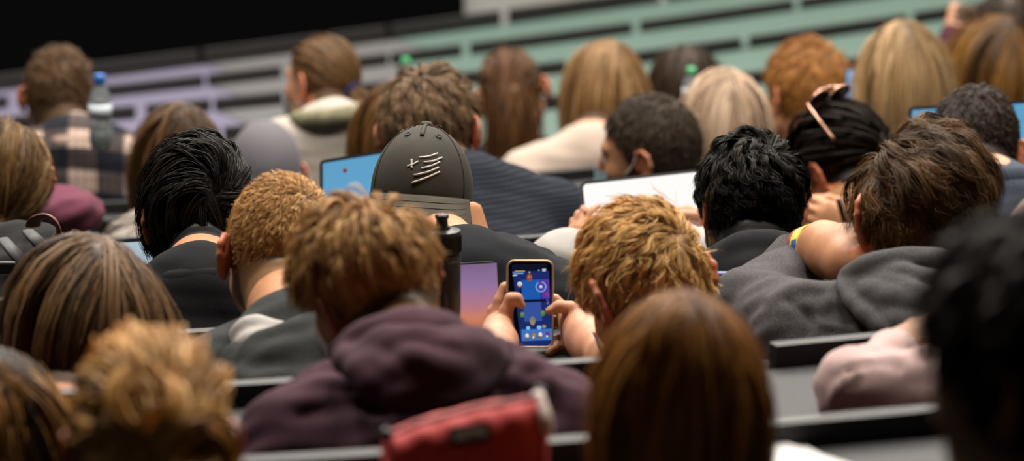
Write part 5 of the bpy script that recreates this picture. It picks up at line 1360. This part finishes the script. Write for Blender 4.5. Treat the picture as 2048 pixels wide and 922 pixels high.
cap_o = MB().lathe([(bR * .98, zc), (bR * .98, zc + .026), (bR * .93, zc + .030), (bR * .45, zc + .032), (bR * .40, zc + .036)], bb, seg=48).build('screw_lid', MAT['rubber'], bt, smooth=False)
rb = MB()
for a in np.linspace(0, 6.283, 44, endpoint=False): rb.box(bb + V3(math.cos(a) * bR * .985, math.sin(a) * bR * .985, zc + .013), (.0012, .0012, .022))
rb.build('lid_ribbing', MAT['rubber'], cap_o)
MB().lathe([(bR * .33, zc + .033), (bR * .30, zc + .040), (bR * .29, zc + .045), (bR * .36, zc + .048), (bR * .36, zc + .051), (bR * .12, zc + .053)], bb, seg=30).build('spout', MAT['rubber'], bt, smooth=True)
MB().lathe([(bR * .955, zc - .012), (bR * .957, zc - .010)], bb, seg=40).build('shoulder_line', plain('bottle_line', (.05, .05, .05), .4), bt, smooth=True)

def laptop(name, label, c_bl, c_br, h, tilt_up, mat, lidmat, base_depth=.20, bezel=.006, desk_z=None):
    """bottom corners of the display and its height; keyboard deck towards the viewer"""
    a, b = np.asarray(c_bl, float), np.asarray(c_br, float); w = np.linalg.norm(b - a); u = (b - a) / w
    fw_ = nrm(np.cross(V3(0, 0, 1), u)); v = nrm(V3(0, 0, 1) * math.cos(tilt_up) + fw_ * math.sin(tilt_up)); n = np.cross(u, v)
    if np.dot(n, FWD) > 0: n = -n
    c = (a + b) / 2 + v * h / 2
    root = thing(name, (a + b) / 2, label, 'laptop')
    m = MB(); plate(m, c, u, v, n, w, h, .008, -.006, 0); m.build('lid', lidmat, root)
    m = MB()
    p = [c + u * (sx * (w / 2 - bezel)) + v * (sy * (h / 2 - bezel)) + n * .0008 for sx, sy in ((-1, -1), (1, -1), (1, 1), (-1, 1))]
    nx, ny = 12, 12; gv = []; at = []
    for j in range(ny + 1):
        for i in range(nx + 1):
            s_, t_ = i / nx, j / ny; gv.append(p[0] * (1 - s_) * (1 - t_) + p[1] * s_ * (1 - t_) + p[2] * s_ * t_ + p[3] * (1 - s_) * t_); at.append(t_)
    fc = np.array([(j * (nx + 1) + i, j * (nx + 1) + i + 1, (j + 1) * (nx + 1) + i + 1, (j + 1) * (nx + 1) + i) for j in range(ny) for i in range(nx)])
    part('screen', np.array(gv), fc, mat, root, {'v': np.array(at)})
    bd = nrm(np.cross(u, V3(0, 0, 1)));
    if np.dot(bd, FWD) > 0: bd = -bd
    bc = (a + b) / 2 + bd * (base_depth / 2 + .004)
    m = MB(); m.box(bc, (w, base_depth, .012), R=np.stack([u, -bd, V3(0, 0, 1)], 1), bev=.004); kb = m.build('keyboard_deck', lidmat, root)
    m = MB()
    for r in range(5):
        for q in range(13): m.box(bc + u * ((q - 6) * w / 15) + bd * ((r - 3) * base_depth / 12) + V3(0, 0, .0066), (w / 17, base_depth / 14, .0014), R=np.stack([u, -bd, V3(0, 0, 1)], 1))
    m.build('key', MAT['rubber'], kb)
    return root
silver = plain('laptop_silver', (.42, .42, .43), .35, metal=.8)
darkl = plain('laptop_dark', (.03, .03, .033), .4)
sunset = screen_mat('sunset_picture', [(0.0, (.55, .17, .08)), (.22, (.60, .21, .13)), (.42, (.42, .18, .24)), (.68, (.28, .17, .34)), (1.0, (.20, .125, .24))], wobble=.3, scale=26, st=1.05)
l1 = on_desk(1003, 1, .185); l0 = on_desk(862, 1, .185)
l0 = l0 + V3(0, 0, .013); l1 = l1 + V3(0, 0, .013); 
laptop('laptop', 'open laptop with a sunset picture, beside the black sports bottle', l0, l1, .100, rad(10), sunset, darkl, base_depth=.085, bezel=.0025)
bluescr = screen_mat('blue_page', [(0.0, (.16, .36, .60)), (.5, (.115, .34, .56)), (1.0, (.11, .33, .54))], wobble=.2, scale=16, st=1.1)
def lap_px(label, bl, br, d, h, mat=bluescr, tilt=12, row=None, lid=darkl, bd=.2):
    a, b = P(*bl, d), P(*br, d); return laptop('laptop', label, a, b, h, rad(tilt), mat, lid, base_depth=bd)
# the one lit blue behind the fair haired bowed head
lp = lap_px('open laptop with a blue page before the white sweater and grey beanie', (640, 452), (812, 424), 7.75, .118)
MB().lathe([(.0005, 0), (.004, .0006), (.004, .0012), (.0005, .0016)], P(690, 341, 7.70), -FWD, 14).build('red_mark', plain('sticker_red', (.3, .03, .04), .5), lp)
lap_px('open laptop with a pale blue page between short ginger and long blonde hair', (1690, 232), (1850, 222), 10.6, .118, bd=.10, mat= screen_mat('pale_page', [(0, (.30, .50, .78)), (1, (.34, .55, .85))], wobble=.1))
lap_px('large open laptop with a blue page beyond the blue grey sweater', (1818, 448), (2150, 428), 8.06, .219, bd=.10)
lap_px('open laptop with a pale screen between long brown hair and a black jacket', (232, 571), (314, 566), 7.0, .075, screen_mat('pale_page_2', [(0, (.34, .46, .55)), (1, (.45, .56, .64))], wobble=.1))
# tablet held up
tc_, tu = P(1306, 428, 7.55), nrm(P(1410, 346, 7.55) - P(1180, 371, 7.55)); 
tn = nrm(np.cross(tu, UPV * .95 + FWD * .3)); 
if np.dot(tn, FWD) > 0: tn = -tn
tv = nrm(np.cross(tn, tu)); tv = tv if np.dot(tv, UPV) > 0 else -tv
tb = thing('tablet', tc_ - tv * .07, 'large white screened tablet held up behind tousled golden hair', 'tablet')
m = MB(); plate(m, tc_, tu, tv, tn, .245, .147, .012, -.007, 0); m.build('tablet_shell', darkl, tb)
m = MB(); plate(m, tc_, tu, tv, tn, .234, .136, .008, 0.0004, .0008); m.build('screen', emission('tablet_white', (.93, .90, .88), 1.14), tb)
# pencil case standing on the nearest desk
pcl = plain('case_coral', (.70, .075, .075), .62, vary=.12, scale=22, bump=.25, spec=.4)
pk = on_desk(930, -1, .11); dp = (pk - CAM) @ FWD
sp_ = dp / F
pc = thing('pencil_case', pk, 'coral red fabric pencil case with zip and black label', 'pencil case')
lf = P(765, 922, dp); cu_ = nrm(P(1095, 800, dp + .02) - P(775, 850, dp)); cu_[2] = 0; cu_ = nrm(cu_); cn_ = nrm(np.cross(cu_, V3(0, 0, 1))); 
if np.dot(cn_, FWD) > 0: cn_ = -cn_
wid = 325 * sp_; gr = []
def case_pt(u, a):
    """u -1..1 along, a: angle round the section, 0 = top, going to the viewer side"""
    hgt = .100 + .016 * u - .006 * (u * u); th_ = .036 * (1 - .18 * u * u)
    ex = wid / 2 * u; end = max(0, abs(u) - .9) / .1; sc2 = 1 - .22 * end ** 2
    yy = math.sin(a); zz = math.cos(a)
    sgy = abs(yy) ** .7 * (1 if yy > 0 else -1); sgz = abs(zz) ** .75 * (1 if zz > 0 else -1)
    wr = .0008 * math.sin(u * 9 + a * 2) + .0005 * math.sin(u * 17 - a * 3)
    return pk + cu_ * ex + cn_ * (sgy * th_ * sc2 + wr) + V3(0, 0, hgt / 2 + .002 + sgz * hgt / 2 * sc2 + wr * (.0 if zz < 0 else 1))
for u in np.linspace(-1, 1, 45): gr.append([case_pt(u, a) for a in np.linspace(0, 2 * math.pi, 41)])
m = MB().grid(np.array(gr)); m.add([x for x in gr[0][:-1]], [tuple(range(40))]); m.add([x for x in gr[-1][:-1]], [tuple(range(40))[::-1]])
bodyc = m.build('pouch', pcl, pc, smooth=True)
zp = MB(); zp.tube([case_pt(u, .10) + V3(0, 0, .0012) for u in np.linspace(-.92, .92, 40)], .0042, 8, flat=.35)
zp.build('zip_tape', plain('zip_tape', (.42, .10, .10), .7), pc, smooth=True)
zt = MB()
for u in np.linspace(-.92, .92, 80): zt.box(case_pt(u, .10) + V3(0, 0, .0028), (.0012, .003, .0012), R=np.stack([cu_, cn_, V3(0, 0, 1)], 1))
zt.build('zip_tooth', plain('zip_tooth', (.10, .05, .05), .4), pc)
MB().tube(smooth_path([case_pt(.90, .0) + V3(0, 0, .004), case_pt(.95, .7) + cn_ * .006, case_pt(.97, 1.1) + cn_ * .007], 10), .006, 8, flat=.5).build('zip_puller', plain('puller_cream', (.62, .52, .46), .6), pc, smooth=True)
MB().tube([case_pt(.93, -.2) + V3(0, 0, -.002), case_pt(.95, -.2) + V3(0, 0, .010) + cu_ * .003], .0065, 10).build('end_tab', MAT['rubber'], pc, smooth=True)
MB().tube([case_pt(-.95, .2), case_pt(-.95, .2) + V3(0, 0, .009) - cu_ * .006], .006, 10).build('end_tab', MAT['rubber'], pc, smooth=True)
for e in (-1, 1):
    MB().tube([case_pt(e * .915, a) + cn_ * .0005 for a in np.linspace(.1, 2.8, 24)], .0018, 6).build('side_seam', plain('seam_coral_%d' % e, (.38, .035, .04), .7), pc, smooth=True)
# woven label with its lettering
lc = case_pt(.0, .95); ln_ = nrm(np.cross(cu_, case_pt(.0, .75) - case_pt(.0, 1.15)))
if np.dot(ln_, FWD) > 0: ln_ = -ln_
lu = nrm(case_pt(.2, .95) - case_pt(-.1, .95)); lv = nrm(np.cross(ln_, lu)); lv = lv if lv[2] > 0 else -lv
m = MB(); plate(m, lc + ln_ * .002, lu, lv, ln_, 80 * sp_, 38 * sp_, .002, -.006, .0012); lab = m.build('woven_label', plain('label_black', (.008, .007, .007), .7), pc)
fc = bpy.data.curves.new('txt', 'FONT'); fc.body = 'EASTPAK'; fc.size = 1.0; fc.extrude = .03; fc.align_x = 'CENTER'; fc.align_y = 'CENTER'; fc.offset = .03
to = bpy.data.objects.new('txt', fc); COL.objects.link(to); bpy.context.view_layer.update()
tme = bpy.data.meshes.new_from_object(to.evaluated_get(bpy.context.evaluated_depsgraph_get())); bpy.data.objects.remove(to); bpy.data.curves.remove(fc)
tvv = np.array([v.co[:] for v in tme.vertices]); tff = [tuple(p.vertices) for p in tme.polygons]; bpy.data.meshes.remove(tme)
kx = 66 * sp_ / (tvv[:, 0].max() - tvv[:, 0].min()); ky = 22 * sp_ / (tvv[:, 1].max() - tvv[:, 1].min())
part('lettering', lc + ln_ * .0036 + (tvv[:, :1] * kx) * lu + (tvv[:, 1:2] * ky) * lv + (tvv[:, 2:] * .01) * ln_, tff, plain('label_thread', (.80, .77, .72), .8), lab, smooth=False)
# papers on the nearest desk
def sheet(label, base, u, w, h, z, rot):
    uu = rot_z(rot) @ u; ww = rot_z(math.pi / 2) @ uu; gr = []
    for i in range(9): gr.append([base + uu * (i / 8 - .5) * w + ww * (j / 8 - .5) * h + V3(0, 0, z + .0008 + .0015 * math.sin(i * .8) * math.sin(j * .5) ** 2) for j in range(9)])
    gr = np.array(gr); m = MB().grid(gr).grid(gr[::-1] - V3(0, 0, .0006))
    o = m.build('paper_sheet', plain('paper', (.80, .78, .77), .7), None, smooth=True); return tag(o, label, 'paper')
# water bottles further forward
clear = plain('clear_plastic', (.55, .62, .66), .12, trans=.75)
def pet(px, py_top, py_bot, d, wpx, capm, label, labm=None, tint=clear):
    sc = d / F; base = P(px, py_bot, d); hh = (py_bot - py_top) * sc / FWD[1]; r = wpx * sc / 2
    root = thing('plastic_bottle', base, label, 'bottle')
    MB().lathe([(r * .8, 0), (r, .012), (r, hh * .3), (r * .93, hh * .36), (r, hh * .42), (r, hh * .62), (r * .8, hh * .76), (r * .42, hh * .86), (r * .36, hh * .89)], base, seg=28).build('bottle_body', tint, root, smooth=True)
    MB().lathe([(r * .50, hh * .88), (r * .52, hh * .90), (r * .52, hh * .985), (r * .46, hh)], base, seg=24).build('screw_cap', capm, root, smooth=True)
    if labm: MB().lathe([(r * 1.015, hh * .43), (r * 1.015, hh * .61)], base, seg=28).build('paper_label', labm, root, smooth=True)
    MB().lathe([(r * .78, .004), (r * .96, .014), (r * .96, hh * .28)], base, seg=24).build('water', plain('water_pale', (.62, .68, .60), .15, trans=.4), root, smooth=True)
pet(202, 150, 296, 9.85, 46, plain('cap_blue', (.02, .12, .42), .4), 'plastic water bottle with blue cap beside the plaid shirt', plain('label_white', (.62, .7, .76), .5))
pet(812, 116, 215, 11.9, 34, plain('cap_green', (.07, .42, .17), .4), 'plastic bottle with green cap behind the brown haired head above the backwards cap')
pet(1382, 136, 236, 10.6, 36, plain('cap_green_2', (.08, .45, .19), .4), 'plastic bottle with green cap between dark hair and ash blonde hair', plain('label_pale', (.5, .55, .62), .5))
# pen in the writing hand
pn0, pn1 = P(1676, 398, 8.30), P(1697, 466, 8.32)
pen = thing('pen', pn1, 'black pen upright in the hand before the tan sweater', 'pen')
MB().tube([pn0 + (pn1 - pn0) * t for t in (0, .04, .7, .85, 1)], [.0045, .0058, .0058, .005, .0012], 14).build('barrel', MAT['rubber'], pen, smooth=True)
MB().tube([pn0 + (pn1 - pn0) * .05 - FWD * .0065, pn0 + (pn1 - pn0) * .45 - FWD * .0065], .0014, 8).build('clip', MAT['steel'], pen, smooth=True)
# black rucksack with a brown leather handle
rk = thing('rucksack', P(60, 600, 7.0), 'black rucksack with brown leather handle behind the long brown hair', 'bag')
blob('bag_body', fab('black_nylon', (.013, .013, .014), fine=300, sheen=.03), rk, [([P(-60, 530, 7.0), P(20, 520, 6.97), P(80, 518, 7.0), P(98, 540, 7.05)], [.04, .04, .035, .028]), ([P(-60, 590, 6.95), P(30, 585, 6.92), P(82, 575, 6.97)], [.05, .055, .045]), ([P(-60, 630, 6.92), P(30, 630, 6.9), P(80, 620, 6.92)], [.05, .05, .04])], vox=.011, k=.04, noise=.003)
MB().tube(smooth_path([P(66, 452, 6.93), P(72, 438, 6.91), P(95, 432, 6.90), P(112, 444, 6.90), P(118, 470, 6.92), P(108, 490, 6.95)], 30), .013, 10, flat=.25).build('leather_handle', plain('leather_brown', (.20, .085, .045), .5, vary=.25), rk, smooth=True)
for a, b in (((5, 478), (62, 545)), ((55, 462), (96, 505))): MB().tube([P(*a, 6.86), P((a[0] + b[0]) / 2, (a[1] + b[1]) / 2, 6.83), P(*b, 6.86)], .012, 8, flat=.3).build('webbing_strap', plain('strap_grey%d' % a[0], (.03, .03, .032), .6), rk, smooth=True)
MB().box(P(14, 535, 6.80), (.03, .012, .02), bev=.004).build('buckle', MAT['rubber'], rk)
# wine coloured jacket lying on the bench, blue folder
jk = blob('jacket', fab('plum_cloth', (.13, .035, .06), fine=300), None, [([P(95, 418, 8.9), P(130, 408, 8.9), P(178, 414, 8.95)], [.02, .026, .02]), ([P(100, 430, 8.85), P(150, 424, 8.85), P(182, 428, 8.9)], [.02, .022, .02])], vox=.01, k=.03, noise=.004)
tag(jk, 'plum coloured jacket heaped on the bench below the plaid shirt', 'jacket')
_d = row_dir(-1, .3)
sheet('white paper sheet on the nearest desk, topmost of two', on_desk(1540, -1, .15), _d, .15, .20, .0065, .35)
sheet('white paper sheet on the nearest desk, lying underneath', on_desk(1566, -1, .13), _d, .15, .20, .0018, .12)
fo = on_desk(1476, 1, .20)
fob = MB().box(fo + V3(0, 0, .035), (.10, .012, .07), bev=.003); o = fob.build('folder', plain('folder_blue', (.16, .19, .42), .6), None); tag(o, 'blue folder standing on the desk beside the grey sleeve', 'folder')
